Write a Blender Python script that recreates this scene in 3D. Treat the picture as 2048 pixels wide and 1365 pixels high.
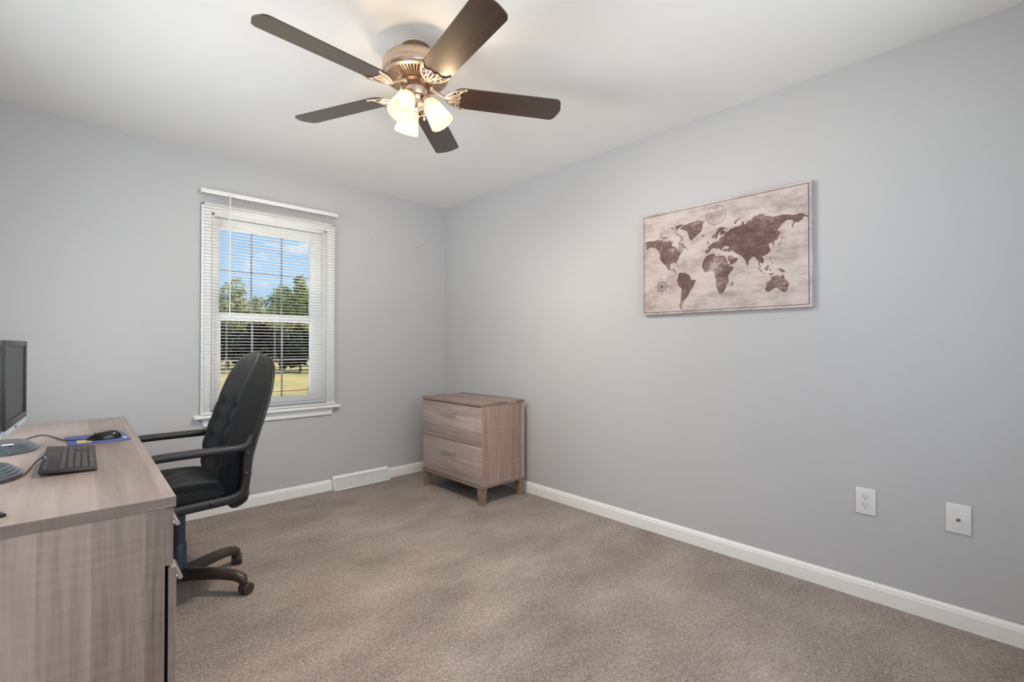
import bpy, bmesh, math, random
from mathutils import Vector, Matrix, noise as mnoise
from mathutils.geometry import tessellate_polygon

# ------------------------------------------------------------------ camera, sky, sun, lights
for o in list(bpy.data.objects):
    bpy.data.objects.remove(o)
S = bpy.context.scene
COL = S.collection
R = math.radians
S.view_settings.view_transform = 'Standard'
S.view_settings.look = 'None'
S.view_settings.gamma = 1
S.view_settings.use_curve_mapping = False
S.view_settings.exposure = 0.0

cam_d = bpy.data.cameras.new('camera')
cam = bpy.data.objects.new('camera', cam_d)
COL.objects.link(cam)
S.camera = cam
cam_d.sensor_width = 36.0
cam_d.lens = 949.84 / 2048 * 36.0
cam_d.clip_start = 0.02
cam_d.clip_end = 400
_yaw, _pitch = 0.759144, 0.0092825
_f = Vector((math.sin(_yaw) * math.cos(_pitch), math.cos(_yaw) * math.cos(_pitch), math.sin(_pitch)))
_r = Vector((math.cos(_yaw), -math.sin(_yaw), 0))
_u = _r.cross(_f)
_m = Matrix((_r, _u, -_f)).transposed().to_4x4()
_m.translation = Vector((-2.63648, -3.70633, 1.1398))
cam.matrix_world = _m


def sky_world():
    w = bpy.data.worlds.new('sky')
    S.world = w
    w.use_nodes = True
    nt = w.node_tree
    N = nt.nodes
    N.clear()
    L = nt.links.new
    out = N.new('ShaderNodeOutputWorld')
    bg = N.new('ShaderNodeBackground')
    tc = N.new('ShaderNodeTexCoord')
    sep = N.new('ShaderNodeSeparateXYZ')
    L(tc.outputs['Generated'], sep.inputs[0])
    ramp = N.new('ShaderNodeValToRGB')
    e = ramp.color_ramp.elements
    e[0].position = 0.0
    e[0].color = (0.62, 0.80, 0.97, 1)
    e[1].position = 0.42
    e[1].color = (0.14, 0.36, 0.83, 1)
    el = ramp.color_ramp.elements.new(0.14)
    el.color = (0.40, 0.66, 0.95, 1)
    L(sep.outputs['Z'], ramp.inputs[0])
    mp = N.new('ShaderNodeMapping')
    mp.inputs['Scale'].default_value = (1, 1, 2.6)
    mp.inputs['Location'].default_value = (1.31, 2.12, 0.7)
    L(tc.outputs['Generated'], mp.inputs[0])
    nz = N.new('ShaderNodeTexNoise')
    nz.inputs['Scale'].default_value = 7.5
    nz.inputs['Detail'].default_value = 7
    nz.inputs['Roughness'].default_value = 0.55
    L(mp.outputs[0], nz.inputs[0])
    cr = N.new('ShaderNodeValToRGB')
    cr.color_ramp.elements[0].position = 0.56
    cr.color_ramp.elements[1].position = 0.66
    L(nz.outputs[0], cr.inputs[0])
    mx = N.new('ShaderNodeMixRGB')
    mx.inputs[2].default_value = (0.95, 0.97, 1.0, 1)
    L(cr.outputs[0], mx.inputs[0])
    L(ramp.outputs[0], mx.inputs[1])
    L(mx.outputs[0], bg.inputs[0])
    bg.inputs[1].default_value = 1.0
    L(bg.outputs[0], out.inputs[0])


sky_world()


def light(name, kind, loc, energy, color=(1, 1, 1), look=None, size=None, size_y=None):
    d = bpy.data.lights.new(name, kind)
    d.energy = energy
    d.color = color
    o = bpy.data.objects.new(name, d)
    COL.objects.link(o)
    o.location = loc
    if look is not None:
        o.rotation_euler = (Vector(look) - Vector(loc)).to_track_quat('-Z', 'Y').to_euler()
    if kind == 'AREA':
        d.shape = 'RECTANGLE'
        d.size = size
        d.size_y = size_y or size
    return o


sun = light('sun', 'SUN', (20, 6, 25), 4.2, (1.0, 0.95, 0.86), look=(0, 5.5, 0))
sun.data.angle = R(0.6)
# added fill lamps at two invented windows behind and beside the camera
light('added_fill_left', 'AREA', (-3.47, -1.45, 1.36), 29, (0.88, 0.95, 1.0), look=(0, -1.45, 0.1), size=1.15, size_y=0.8)
light('added_fill_front', 'AREA', (-1.70, -4.37, 1.45), 33, (0.87, 0.935, 1.0), look=(-1.70, 0, 1.30), size=2.3, size_y=1.5)
# added area lamps low outdoors, imitating ground bounce through back, front and left windows
light('added_uplight_back', 'AREA', (-1.50, 1.55, -0.42), 90, (0.95, 0.97, 1.0), look=(-1.5, 0.35, 2.44), size=3.0, size_y=1.4)
light('added_uplight_front', 'AREA', (-1.7, -9.0, -0.5), 220, (0.95, 0.97, 1.0), look=(-1.7, -2.2, 2.44), size=5.0, size_y=3.0)
light('added_uplight_left', 'AREA', (-8.0, -1.45, -0.5), 430, (0.95, 0.97, 1.0), look=(-1.6, -1.45, 2.44), size=5.0, size_y=3.0)
FAN = Vector((-1.517, -1.915, 0))

# ------------------------------------------------------------------ materials


class NT:
    def __init__(s, name):
        s.m = bpy.data.materials.new(name)
        s.m.use_nodes = True
        s.t = s.m.node_tree
        s.N = s.t.nodes
        s.b = s.N['Principled BSDF']

    def n(s, t, **k):
        x = s.N.new('ShaderNode' + t)
        for a, v in k.items():
            if a.startswith('_'):
                setattr(x, a[1:], v)
            else:
                x.inputs[a.replace('__', ' ')].default_value = v
        return x

    def l(s, a, b):
        s.t.links.new(a, b)

    def coord(s, scale=(1, 1, 1), loc=(0, 0, 0)):
        tc = s.n('TexCoord')
        mp = s.n('Mapping')
        mp.inputs['Scale'].default_value = scale
        mp.inputs['Location'].default_value = loc
        s.l(tc.outputs['Object'], mp.inputs[0])
        return mp.outputs[0]

    def noise(s, vec, scale, detail=4, rough=0.5):
        x = s.n('TexNoise', Scale=scale, Detail=detail, Roughness=rough)
        s.l(vec, x.inputs['Vector'])
        return x.outputs[0]

    def ramp(s, fac, stops):
        x = s.n('ValToRGB')
        e = x.color_ramp.elements
        while len(e) < len(stops):
            e.new(0.5)
        for k, (p, c) in enumerate(stops):
            e[k].position = p
            e[k].color = (*c, 1)
        s.l(fac, x.inputs[0])
        return x.outputs[0]

    def math(s, op, a, b=None):
        x = s.n('Math', _operation=op)
        for i, v in enumerate((a, b)):
            if v is None:
                continue
            if isinstance(v, (int, float)):
                x.inputs[i].default_value = v
            else:
                s.l(v, x.inputs[i])
        return x.outputs[0]

    def mix(s, fac, a, b, mode='MIX'):
        x = s.n('MixRGB', _blend_type=mode)
        for i, v in enumerate((fac, a, b)):
            if isinstance(v, (int, float)):
                x.inputs[i].default_value = v
            elif isinstance(v, tuple):
                x.inputs[i].default_value = (*v, 1)
            else:
                s.l(v, x.inputs[i])
        return x.outputs[0]

    def bump(s, h, strength=0.2, dist=0.01):
        x = s.n('Bump', Strength=strength, Distance=dist)
        s.l(h, x.inputs['Height'])
        s.l(x.outputs[0], s.b.inputs['Normal'])

    def base(s, v):
        if isinstance(v, tuple):
            s.b.inputs['Base Color'].default_value = (*v, 1)
        else:
            s.l(v, s.b.inputs['Base Color'])

    def set(s, **k):
        for a, v in k.items():
            s.b.inputs[a.replace('__', ' ')].default_value = v


def plain(name, col, rough=0.5, metal=0.0, var=0.06, scale=30, spec=0.5, bump=0.0):
    t = NT(name)
    v = t.coord()
    n = t.noise(v, scale, 3)
    t.base(t.ramp(n, [(0.3, tuple(c * (1 - var) for c in col)), (0.7, tuple(min(1, c * (1 + var)) for c in col))]))
    t.set(Roughness=rough, Metallic=metal)
    t.b.inputs['Specular IOR Level'].default_value = spec
    if bump:
        t.bump(n, bump, 0.002)
    return t.m


def paint(name, col, rough=0.85):
    t = NT(name)
    v = t.coord()
    big = t.noise(v, 0.9, 2)
    t.base(t.ramp(big, [(0.3, tuple(c * 0.985 for c in col)), (0.7, col)]))
    fine = t.noise(v, 260, 3, 0.6)
    t.bump(fine, 0.06, 0.001)
    t.set(Roughness=rough)
    t.b.inputs['Specular IOR Level'].default_value = 0.25
    return t.m


def wood(name, grain, across, width, light_c, dark_c, rough=0.45, seed=0.0, contrast=1.0):
    """laminate planks: grain runs along axis `grain`, planks are laid side by side along `across`."""
    t = NT(name)
    tc = t.n('TexCoord')
    sep = t.n('SeparateXYZ')
    t.l(tc.outputs['Object'], sep.inputs[0])
    A = sep.outputs['XYZ'[across]]
    G = sep.outputs['XYZ'[grain]]
    # plank index with uneven widths
    wob = t.math('SINE', t.math('MULTIPLY', t.math('ADD', A, seed), 9.0))
    idx = t.math('FLOOR', t.math('ADD', t.math('DIVIDE', t.math('ADD', A, seed), width), t.math('MULTIPLY', wob, 0.35)))
    wn = t.n('TexWhiteNoise', _noise_dimensions='1D')
    t.l(t.math('ADD', idx, seed * 7.3), wn.inputs['W'])
    plank = wn.outputs['Value']
    sc = [26.0, 26.0, 26.0]
    sc[grain] = 1.3
    mp = t.n('Mapping')
    mp.inputs['Scale'].default_value = sc
    cb = t.n('CombineXYZ')
    for k in range(3):
        t.l(t.math('MULTIPLY', plank, 3.1 + k), cb.inputs[k])
    t.l(tc.outputs['Object'], mp.inputs[0])
    t.l(cb.outputs[0], mp.inputs['Location'])
    g1 = t.noise(mp.outputs[0], 1.6, 6, 0.62)
    sc2 = [150.0, 150.0, 150.0]
    sc2[grain] = 6
    mp2 = t.n('Mapping')
    mp2.inputs['Scale'].default_value = sc2
    t.l(tc.outputs['Object'], mp2.inputs[0])
    g2 = t.noise(mp2.outputs[0], 1.0, 3, 0.6)
    sc3 = [5.0, 5.0, 5.0]
    sc3[grain] = 90     # fine cross flecks
    mp3 = t.n('Mapping')
    mp3.inputs['Scale'].default_value = sc3
    t.l(tc.outputs['Object'], mp3.inputs[0])
    g3 = t.noise(mp3.outputs[0], 1.0, 3, 0.5)
    f = t.math('ADD', t.math('MULTIPLY', t.math('SUBTRACT', plank, 0.5), 0.70 * contrast), t.math('MULTIPLY', t.math('SUBTRACT', g1, 0.5), 1.05))
    f = t.math('ADD', f, t.math('MULTIPLY', t.math('SUBTRACT', g2, 0.5), 0.40))
    f = t.math('ADD', f, t.math('MULTIPLY', t.math('SUBTRACT', g3, 0.5), 0.30))
    f = t.math('ADD', f, 0.5)
    mid = tuple((a + b) / 2 for a, b in zip(light_c, dark_c))
    t.base(t.ramp(f, [(0.0, dark_c), (0.5, mid), (1.0, light_c)]))
    t.set(Roughness=rough)
    t.bump(t.math('ADD', g1, g2), 0.05, 0.001)
    return t.m


def carpet_mat():
    t = NT('carpet_pile')
    v = t.coord()
    fine = t.noise(v, 105, 3, 0.75)
    mid = t.noise(v, 45, 3, 0.6)
    big = t.noise(t.coord(scale=(1.0, 1.6, 1)), 2.1, 3, 0.6)
    f = t.math('ADD', t.math('MULTIPLY', fine, 0.62), t.math('MULTIPLY', mid, 0.18))
    f = t.math('ADD', f, t.math('MULTIPLY', big, 0.33))
    t.base(t.ramp(f, [(0.40, (0.124, 0.096, 0.080)), (0.57, (0.303, 0.249, 0.214)), (0.75, (0.53, 0.46, 0.41))]))
    t.bump(t.math('ADD', fine, t.math('MULTIPLY', mid, 0.6)), 0.7, 0.012)
    t.set(Roughness=1.0)
    t.b.inputs['Specular IOR Level'].default_value = 0.05
    t.b.inputs['Sheen Weight'].default_value = 0.15
    return t.m


def fabric(name, col):
    t = NT(name)
    v = t.coord()
    n = t.noise(v, 420, 2, 0.6)
    n2 = t.noise(v, 14, 3)
    c = t.ramp(t.math('ADD', t.math('MULTIPLY', n, 0.7), t.math('MULTIPLY', n2, 0.3)), [(0.3, tuple(k * 0.7 for k in col)), (0.72, tuple(k * 1.35 for k in col))])
    t.base(c)
    t.bump(n, 0.35, 0.001)
    t.set(Roughness=0.95)
    t.b.inputs['Specular IOR Level'].default_value = 0.2
    t.b.inputs['Sheen Weight'].default_value = 0.12
    return t.m


def glass_mat(name='window_glass'):
    t = NT(name)
    t.N.remove(t.b)
    out = [n for n in t.N if n.type == 'OUTPUT_MATERIAL'][0]
    a = t.n('BsdfTransparent')
    g = t.n('BsdfGlossy', Roughness=0.02)
    mx = t.n('MixShader')
    lw = t.n('LayerWeight', Blend=0.12)
    t.l(t.math('MULTIPLY', lw.outputs['Fresnel'], 0.35), mx.inputs[0])
    t.l(a.outputs[0], mx.inputs[1])
    t.l(g.outputs[0], mx.inputs[2])
    t.l(mx.outputs[0], out.inputs[0])
    return t.m


def shade_mat():
    t = NT('frosted_lamp_glass')
    t.N.remove(t.b)
    out = [n for n in t.N if n.type == 'OUTPUT_MATERIAL'][0]
    tr = t.n('BsdfTranslucent')
    tr.inputs[0].default_value = (0.036, 0.031, 0.024, 1)
    tp = t.n('BsdfTransparent')
    tp.inputs[0].default_value = (0.86, 0.80, 0.70, 1)
    df = t.n('BsdfDiffuse')
    df.inputs[0].default_value = (0.008, 0.0072, 0.006, 1)
    n = t.noise(t.coord(), 22, 3)
    mx = t.n('MixShader')
    mx.inputs[0].default_value = 0.5
    t.l(tr.outputs[0], mx.inputs[1])
    t.l(df.outputs[0], mx.inputs[2])
    m2 = t.n('MixShader')
    m2.inputs[0].default_value = 0.30
    t.l(mx.outputs[0], m2.inputs[1])
    t.l(tp.outputs[0], m2.inputs[2])
    em = t.n('Emission')
    t.l(t.math('ADD', t.math('MULTIPLY', n, 0.25), 0.62), em.inputs['Strength'])
    em.inputs[0].default_value = (1.0, 0.79, 0.54, 1)
    ad = t.n('AddShader')
    t.l(m2.outputs[0], ad.inputs[0])
    t.l(em.outputs[0], ad.inputs[1])
    t.l(ad.outputs[0], out.inputs[0])
    return t.m


def glow(name, col, strength):
    t = NT(name)
    t.base(col)
    t.b.inputs['Emission Color'].default_value = (*col, 1)
    t.b.inputs['Emission Strength'].default_value = strength
    return t.m


def leaf_mat(name, c1, c2, trans=0.35):
    t = NT(name)
    n = t.noise(t.coord(), 1.8, 4, 0.7)
    oi = t.n('NewGeometry')
    f = t.math('ADD', t.math('MULTIPLY', n, 0.6), t.math('MULTIPLY', oi.outputs['Random Per Island'], 0.5))
    c = t.ramp(f, [(0.25, c1), (0.8, c2)])
    t.base(c)
    t.set(Roughness=0.7)
    t.b.inputs['Specular IOR Level'].default_value = 0.2
    out = [x for x in t.N if x.type == 'OUTPUT_MATERIAL'][0]
    tr = t.n('BsdfTranslucent')
    t.l(c, tr.inputs[0])
    mx = t.n('MixShader')
    mx.inputs[0].default_value = trans
    t.l(t.b.outputs[0], mx.inputs[1])
    t.l(tr.outputs[0], mx.inputs[2])
    t.l(mx.outputs[0], out.inputs[0])
    return t.m


def canvas_mat():
    t = NT('aged_canvas')
    v = t.coord()
    n1 = t.noise(t.coord(scale=(1, 1, 1.9)), 6.0, 6, 0.68)
    n2 = t.noise(t.coord(scale=(1, 0.5, 4)), 11, 5, 0.72)
    n3 = t.noise(v, 700, 2)
    f = t.math('ADD', t.math('MULTIPLY', n1, 0.72), t.math('MULTIPLY', n2, 0.28))
    c = t.ramp(f, [(0.30, (0.235, 0.185, 0.180)), (0.43, (0.40, 0.335, 0.315)), (0.53, (0.53, 0.455, 0.425)), (0.72, (0.58, 0.54, 0.53))])
    t.base(c)
    t.bump(n3, 0.2, 0.0006)
    t.set(Roughness=0.9)
    return t.m


def land_mat():
    t = NT('printed_land')
    n1 = t.noise(t.coord(scale=(1, 1, 1.5)), 7, 6, 0.74)
    n2 = t.noise(t.coord(scale=(1, 2.2, 12)), 16, 4, 0.75)
    f = t.math('ADD', t.math('MULTIPLY', n1, 0.70), t.math('MULTIPLY', n2, 0.30))
    c = t.ramp(f, [(0.36, (0.075, 0.043, 0.039)), (0.48, (0.140, 0.082, 0.073)), (0.545, (0.215, 0.145, 0.135)), (0.60, (0.40, 0.32, 0.30))])
    t.base(c)
    t.set(Roughness=0.9)
    return t.m


def grass_mat():
    t = NT('summer_lawn')
    v = t.coord()
    n = t.noise(v, 0.35, 4, 0.7)
    n2 = t.noise(v, 9, 3, 0.7)
    f = t.math('ADD', t.math('MULTIPLY', n, 0.65), t.math('MULTIPLY', n2, 0.35))
    t.base(t.ramp(f, [(0.35, (0.30, 0.28, 0.06)), (0.5, (0.58, 0.43, 0.12)), (0.68, (0.74, 0.54, 0.22))]))
    t.set(Roughness=0.95)
    return t.m


def blade_mat():
    t = NT('dark_walnut_blade')
    n = t.noise(t.coord(scale=(2.2, 38, 38)), 1.6, 5, 0.6)
    t.base(t.ramp(n, [(0.3, (0.016, 0.0068, 0.0040)), (0.7, (0.052, 0.0225, 0.0120))]))
    t.set(Roughness=0.42)
    t.b.inputs['Coat Weight'].default_value = 0.7
    t.b.inputs['Coat IOR'].default_value = 1.65
    t.b.inputs['Coat Roughness'].default_value = 0.34
    return t.m


M = {}
M['wall'] = paint('grey_wall_paint', (0.480, 0.481, 0.484))
M['ceil'] = paint('ceiling_paint', (0.83, 0.822, 0.795))
M['trim'] = plain('white_trim_paint', (0.82, 0.815, 0.785), 0.45, var=0.01)
M['vinyl'] = plain('white_vinyl', (0.78, 0.78, 0.76), 0.4, var=0.01)
M['muntin'] = plain('grey_grille_bar', (0.27, 0.255, 0.28), 0.5, var=0.02)
M['blind'] = plain('white_blind_slat', (0.76, 0.75, 0.72), 0.5, var=0.01)
M['carpet'] = carpet_mat()
M['glass'] = glass_mat()
M['plate'] = plain('white_plastic_plate', (0.70, 0.70, 0.68), 0.35, var=0.01)
M['fin_shade'] = plain('grey_duct_shadow', (0.47, 0.47, 0.46), 0.8, var=0.02)  # grey stands for the shade between the register fins
M['gap'] = plain('grey_gap', (0.22, 0.22, 0.22), 0.8, var=0.02)
M['coax'] = plain('dull_coax_metal', (0.30, 0.29, 0.28), 0.35, 0.9, var=0.03)
M['slot'] = plain('dark_slot', (0.03, 0.03, 0.03), 0.6)
M['nickel'] = plain('brushed_nickel', (0.68, 0.535, 0.43), 0.36, 1.0, var=0.05, scale=60)
M['pewter'] = plain('antique_pewter', (0.30, 0.20, 0.13), 0.4, 1.0, var=0.1)
M['steel'] = plain('satin_steel', (0.72, 0.70, 0.69), 0.28, 1.0, var=0.03)
M['blade'] = blade_mat()
M['shade'] = shade_mat()
M['bulb'] = glow('lit_bulb', (1.0, 0.80, 0.52), 14.0)
ASH_L, ASH_D = (0.36, 0.285, 0.24), (0.100, 0.068, 0.053)
M['wood_top'] = wood('ash_laminate_top', 1, 0, 0.16, (0.37, 0.297, 0.262), (0.150, 0.108, 0.090), 0.34, 0.31, 0.65)
M['wood_edge'] = wood('ash_laminate_edge', 0, 2, 0.05, (0.36, 0.275, 0.23), (0.120, 0.083, 0.067), 0.45, 0.11, 0.5)
M['wood_side'] = wood('ash_laminate_side', 2, 0, 0.125, (0.55, 0.425, 0.355), (0.150, 0.106, 0.083), 0.45, 0.52, 1.35)
M['cab_side'] = wood('ash_cabinet_side', 2, 0, 0.105, (0.54, 0.39, 0.315), (0.135, 0.084, 0.062), 0.42, 0.37, 1.35)
M['wood_front'] = wood('ash_laminate_front', 1, 2, 0.11, (0.56, 0.465, 0.41), (0.175, 0.131, 0.108), 0.28, 0.23, 0.95)
M['cab_top'] = wood('ash_cabinet_top', 1, 0, 0.11, (0.46, 0.34, 0.275), (0.150, 0.098, 0.074), 0.33, 0.72, 0.8)
M['leg_wood'] = plain('ash_leg', (0.27, 0.175, 0.115), 0.5, var=0.2, scale=18)
M['void'] = plain('dark_cabinet_void', (0.03, 0.022, 0.018), 0.9)
M['chair_fab'] = fabric('charcoal_fabric', (0.0150, 0.0158, 0.0168))
M['piping'] = fabric('charcoal_piping', (0.085, 0.087, 0.090))
M['black_pl'] = plain('black_plastic', (0.0135, 0.0138, 0.0145), 0.42, var=0.1)
M['brown_pl'] = plain('brown_black_plastic', (0.043, 0.030, 0.023), 0.42, var=0.12)
M['slate_pl'] = plain('slate_blue_column', (0.042, 0.055, 0.070), 0.4, var=0.1)
M['mon_black'] = plain('monitor_bezel', (0.035, 0.036, 0.037), 0.4, var=0.05)
M['mon_inner'] = plain('monitor_bezel_inner', (0.006, 0.006, 0.007), 0.35)
M['screen'] = plain('dark_screen', (0.055, 0.057, 0.060), 0.5, var=0.02)
M['silver'] = plain('silver_plastic', (0.54, 0.65, 0.75), 0.35, 0.1, var=0.03)
M['base_black'] = plain('glossy_grey_base', (0.15, 0.175, 0.20), 0.2, 0.75, var=0.05)
M['kb'] = plain('keyboard_black', (0.034, 0.026, 0.026), 0.5, var=0.08)
M['key'] = plain('keycap_black', (0.046, 0.036, 0.036), 0.4, var=0.08)
M['mouse'] = plain('mouse_black', (0.012, 0.012, 0.013), 0.18, var=0.05)
M['pad'] = plain('blue_mouse_pad', (0.085, 0.120, 0.34), 0.7, var=0.12)
M['yellow'] = plain('yellow_print', (0.72, 0.46, 0.10), 0.7)
M['white'] = plain('white_print', (0.72, 0.70, 0.68), 0.7, var=0.03)
M['cord'] = plain('black_cord', (0.018, 0.015, 0.015), 0.45)
M['canvas'] = canvas_mat()
M['land'] = land_mat()
M['ink'] = plain('brown_map_ink', (0.10, 0.058, 0.055), 0.9)
M['ink_grey'] = plain('grey_map_ink', (0.10, 0.085, 0.105), 0.9)
M['grass'] = grass_mat()
M['bark'] = plain('tree_bark', (0.10, 0.070, 0.050), 0.9, var=0.3, scale=12, bump=0.5)
M['leaf_a'] = leaf_mat('sunlit_leaf', (0.15, 0.21, 0.04), (0.62, 0.66, 0.22))
M['leaf_b'] = leaf_mat('pale_leaf', (0.22, 0.27, 0.07), (0.78, 0.76, 0.42))
M['leaf_c'] = leaf_mat('painted_shade_leaf', (0.010, 0.011, 0.005), (0.060, 0.070, 0.016), 0.1)  # understory shade is put into this and the plum leaf colour
M['leaf_d'] = leaf_mat('painted_shade_leaf_plum', (0.012, 0.008, 0.007), (0.040, 0.030, 0.026), 0.1)
M['leaf_w'] = leaf_mat('woodland_leaf', (0.030, 0.040, 0.010), (0.16, 0.19, 0.05), 0.2)
M['rail'] = plain('dark_fence_iron', (0.03, 0.025, 0.02), 0.6)
M['ext'] = plain('exterior_siding', (0.55, 0.54, 0.50), 0.8)

# ------------------------------------------------------------------ mesh builder


class MB:
    """collects shapes; build() links them as ONE mesh object."""

    def __init__(s):
        s.bm = bmesh.new()
        s.cur = 0

    def _tag(s, faces):
        for f in faces:
            f.material_index = s.cur

    def box(s, x0, x1, y0, y1, z0, z1, bevel=0.0, seg=2):
        r = bmesh.ops.create_cube(s.bm, size=1)
        vs = r['verts']
        for v in vs:
            v.co = Vector((x0 + (x1 - x0) * (v.co.x + .5), y0 + (y1 - y0) * (v.co.y + .5), z0 + (z1 - z0) * (v.co.z + .5)))
        fs = list({f for v in vs for f in v.link_faces})
        s._tag(fs)
        if bevel:
            es = list({e for v in vs for e in v.link_edges})
            rr = bmesh.ops.bevel(s.bm, geom=es, offset=bevel, segments=seg, profile=0.5, affect='EDGES')
            s._tag(rr['faces'])
            vs = list({v for f in rr['faces'] for v in f.verts} | {v for v in vs if v.is_valid})
        return vs

    def hexa(s, pts):
        """8 points: bottom loop 4, top loop 4"""
        v = [s.bm.verts.new(p) for p in pts]
        fs = [s.bm.faces.new([v[i] for i in q]) for q in ((3, 2, 1, 0), (4, 5, 6, 7), (0, 1, 5, 4), (1, 2, 6, 5), (2, 3, 7, 6), (3, 0, 4, 7))]
        s._tag(fs)
        return v

    def grid(s, rows, close_u=False, close_v=False, cap=False):
        """rows of equal length"""
        V = [[s.bm.verts.new(p) for p in r] for r in rows]
        n, m = len(V), len(V[0])
        fs = []
        for i in range(n if close_v else n - 1):
            for j in range(m if close_u else m - 1):
                a, b, c, d = V[i][j], V[i][(j + 1) % m], V[(i + 1) % n][(j + 1) % m], V[(i + 1) % n][j]
                try:
                    fs.append(s.bm.faces.new((a, b, c, d)))
                except ValueError:
                    pass
        if cap:
            for r in (V[0][::-1], V[-1]):
                try:
                    fs.append(s.bm.faces.new(r))
                except ValueError:
                    pass
        s._tag(fs)
        return V

    def lathe(s, prof, seg=32, M4=None, cap=True):
        rows = []
        for r, z in prof:
            row = []
            for k in range(seg):
                a = 2 * math.pi * k / seg
                p = Vector((max(r, 1e-5) * math.cos(a), max(r, 1e-5) * math.sin(a), z))
                row.append(M4 @ p if M4 is not None else p)
            rows.append(row)
        return s.grid(rows, close_u=True, cap=cap)

    def tube(s, pts, r, seg=8, ry=None, up=None, scale=None, cap=True, smooth=0):
        """sweep an ellipse (or r as radius) along a polyline"""
        pts = [Vector(p) for p in pts]
        for _ in range(smooth):
            q = [pts[0]]
            for a, b in zip(pts, pts[1:]):
                q += [a.lerp(b, .25), a.lerp(b, .75)]
            pts = q + [pts[-1]]
        rows = []
        up0 = Vector(up) if up else None
        nprev = None
        for i, p in enumerate(pts):
            t = (pts[min(i + 1, len(pts) - 1)] - pts[max(i - 1, 0)]).normalized()
            if up0 is not None:
                b = up0 - t * up0.dot(t)
                b.normalize()
                n = b.cross(t)
            else:
                if nprev is None:
                    a = Vector((0, 0, 1)) if abs(t.z) < .9 else Vector((1, 0, 0))
                    n = a.cross(t).normalized()
                else:
                    n = (nprev - t * nprev.dot(t)).normalized()
                b = t.cross(n)
            nprev = n
            k = scale[min(len(scale) - 1, int(i / max(1, len(pts) - 1) * (len(scale) - 1) + .5))] if scale else 1
            rr = (r[min(i, len(r) - 1)] if isinstance(r, (list, tuple)) else r) * k
            r2 = rr if ry is None else ry * k
            row = []
            for j in range(seg):
                a = 2 * math.pi * j / seg
                row.append(p + n * (rr * math.cos(a)) + b * (r2 * math.sin(a)))
            rows.append(row)
        return s.grid(rows, close_u=True, cap=cap)

    def poly(s, pts):
        v = [s.bm.verts.new(p) for p in pts]
        f = s.bm.faces.new(v)
        f.material_index = s.cur
        return f

    def prism(s, pts, d):
        """planar outline (3-D points) extruded by vector d"""
        d = Vector(d)
        a = [Vector(p) for p in pts]
        lo = [s.bm.verts.new(p) for p in a]
        hi = [s.bm.verts.new(p + d) for p in a]
        n = len(a)
        fs = [s.bm.faces.new(lo[::-1]), s.bm.faces.new(hi)]
        for i in range(n):
            fs.append(s.bm.faces.new((lo[i], lo[(i + 1) % n], hi[(i + 1) % n], hi[i])))
        s._tag(fs)

    def ball(s, c, r, u=14, v=8, sc=(1, 1, 1)):
        q = bmesh.ops.create_uvsphere(s.bm, u_segments=u, v_segments=v, radius=r)
        for x in q['verts']:
            x.co = Vector((x.co.x * sc[0], x.co.y * sc[1], x.co.z * sc[2])) + Vector(c)
        s._tag({f for x in q['verts'] for f in x.link_faces})

    def xform(s, m):
        bmesh.ops.transform(s.bm, matrix=m, verts=s.bm.verts)
        return s

    def build(s, name, mat, parent=None, angle=38, smooth=True, recalc=True):
        bm = s.bm
        if recalc:
            bmesh.ops.recalc_face_normals(bm, faces=bm.faces)
        if smooth:
            th = R(angle)
            for f in bm.faces:
                f.smooth = True
            for e in bm.edges:
                if len(e.link_faces) == 2 and e.calc_face_angle(0) > th:
                    e.smooth = False
        me = bpy.data.meshes.new(name)
        bm.to_mesh(me)
        bm.free()
        for m in (mat if isinstance(mat, (list, tuple)) else [mat]):
            me.materials.append(m)
        o = bpy.data.objects.new(name, me)
        COL.objects.link(o)
        if parent is not None:
            o.parent = parent
        return o


def tag(o, label=None, cat=None, group=None, kind=None):
    for k, v in (('label', label), ('category', cat), ('group', group), ('kind', kind)):
        if v:
            o[k] = v
    return o


def empty(name, loc=(0, 0, 0), rz=0.0, size=0.1):
    o = bpy.data.objects.new(name, None)
    o.empty_display_size = size
    COL.objects.link(o)
    o.location = loc
    o.rotation_euler = (0, 0, rz)
    return o


def copy_tree(o, parent=None):
    c = o.copy()
    COL.objects.link(c)
    if parent is not None:
        c.parent = parent
    for ch in list(o.children):
        copy_tree(ch, c)
    return c


# ------------------------------------------------------------------ the room
H = 2.44
X0, Y0 = -3.30, -4.20        # left wall and front wall planes; the far corner is at the origin
TW = 0.14
WIN = (-1.905, -1.135, 0.705, 2.035)      # rough opening of the window in the back wall (x0, x1, z0, z1)
WL = (-2.05, -0.85, 0.95, 1.80)           # added unseen window in the left wall (y0, y1, z0, z1)
WF = (-2.85, -0.55, 0.75, 2.15)           # added unseen window in the front wall (x0, x1, z0, z1)


def wall_with_hole(name, axis, lo, hi, t0, t1, hole):
    b = MB()

    def bx(a0, a1, z0, z1):
        if axis == 'x':
            b.box(a0, a1, t0, t1, z0, z1)
        else:
            b.box(t0, t1, a0, a1, z0, z1)
    if hole:
        h0, h1, z0, z1 = hole
        bx(lo, h0, 0, H)
        bx(h1, hi, 0, H)
        bx(h0, h1, 0, z0)
        bx(h0, h1, z1, H)
    else:
        bx(lo, hi, 0, H)
    return tag(b.build(name, M['wall'], smooth=False), kind='structure')


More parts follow.
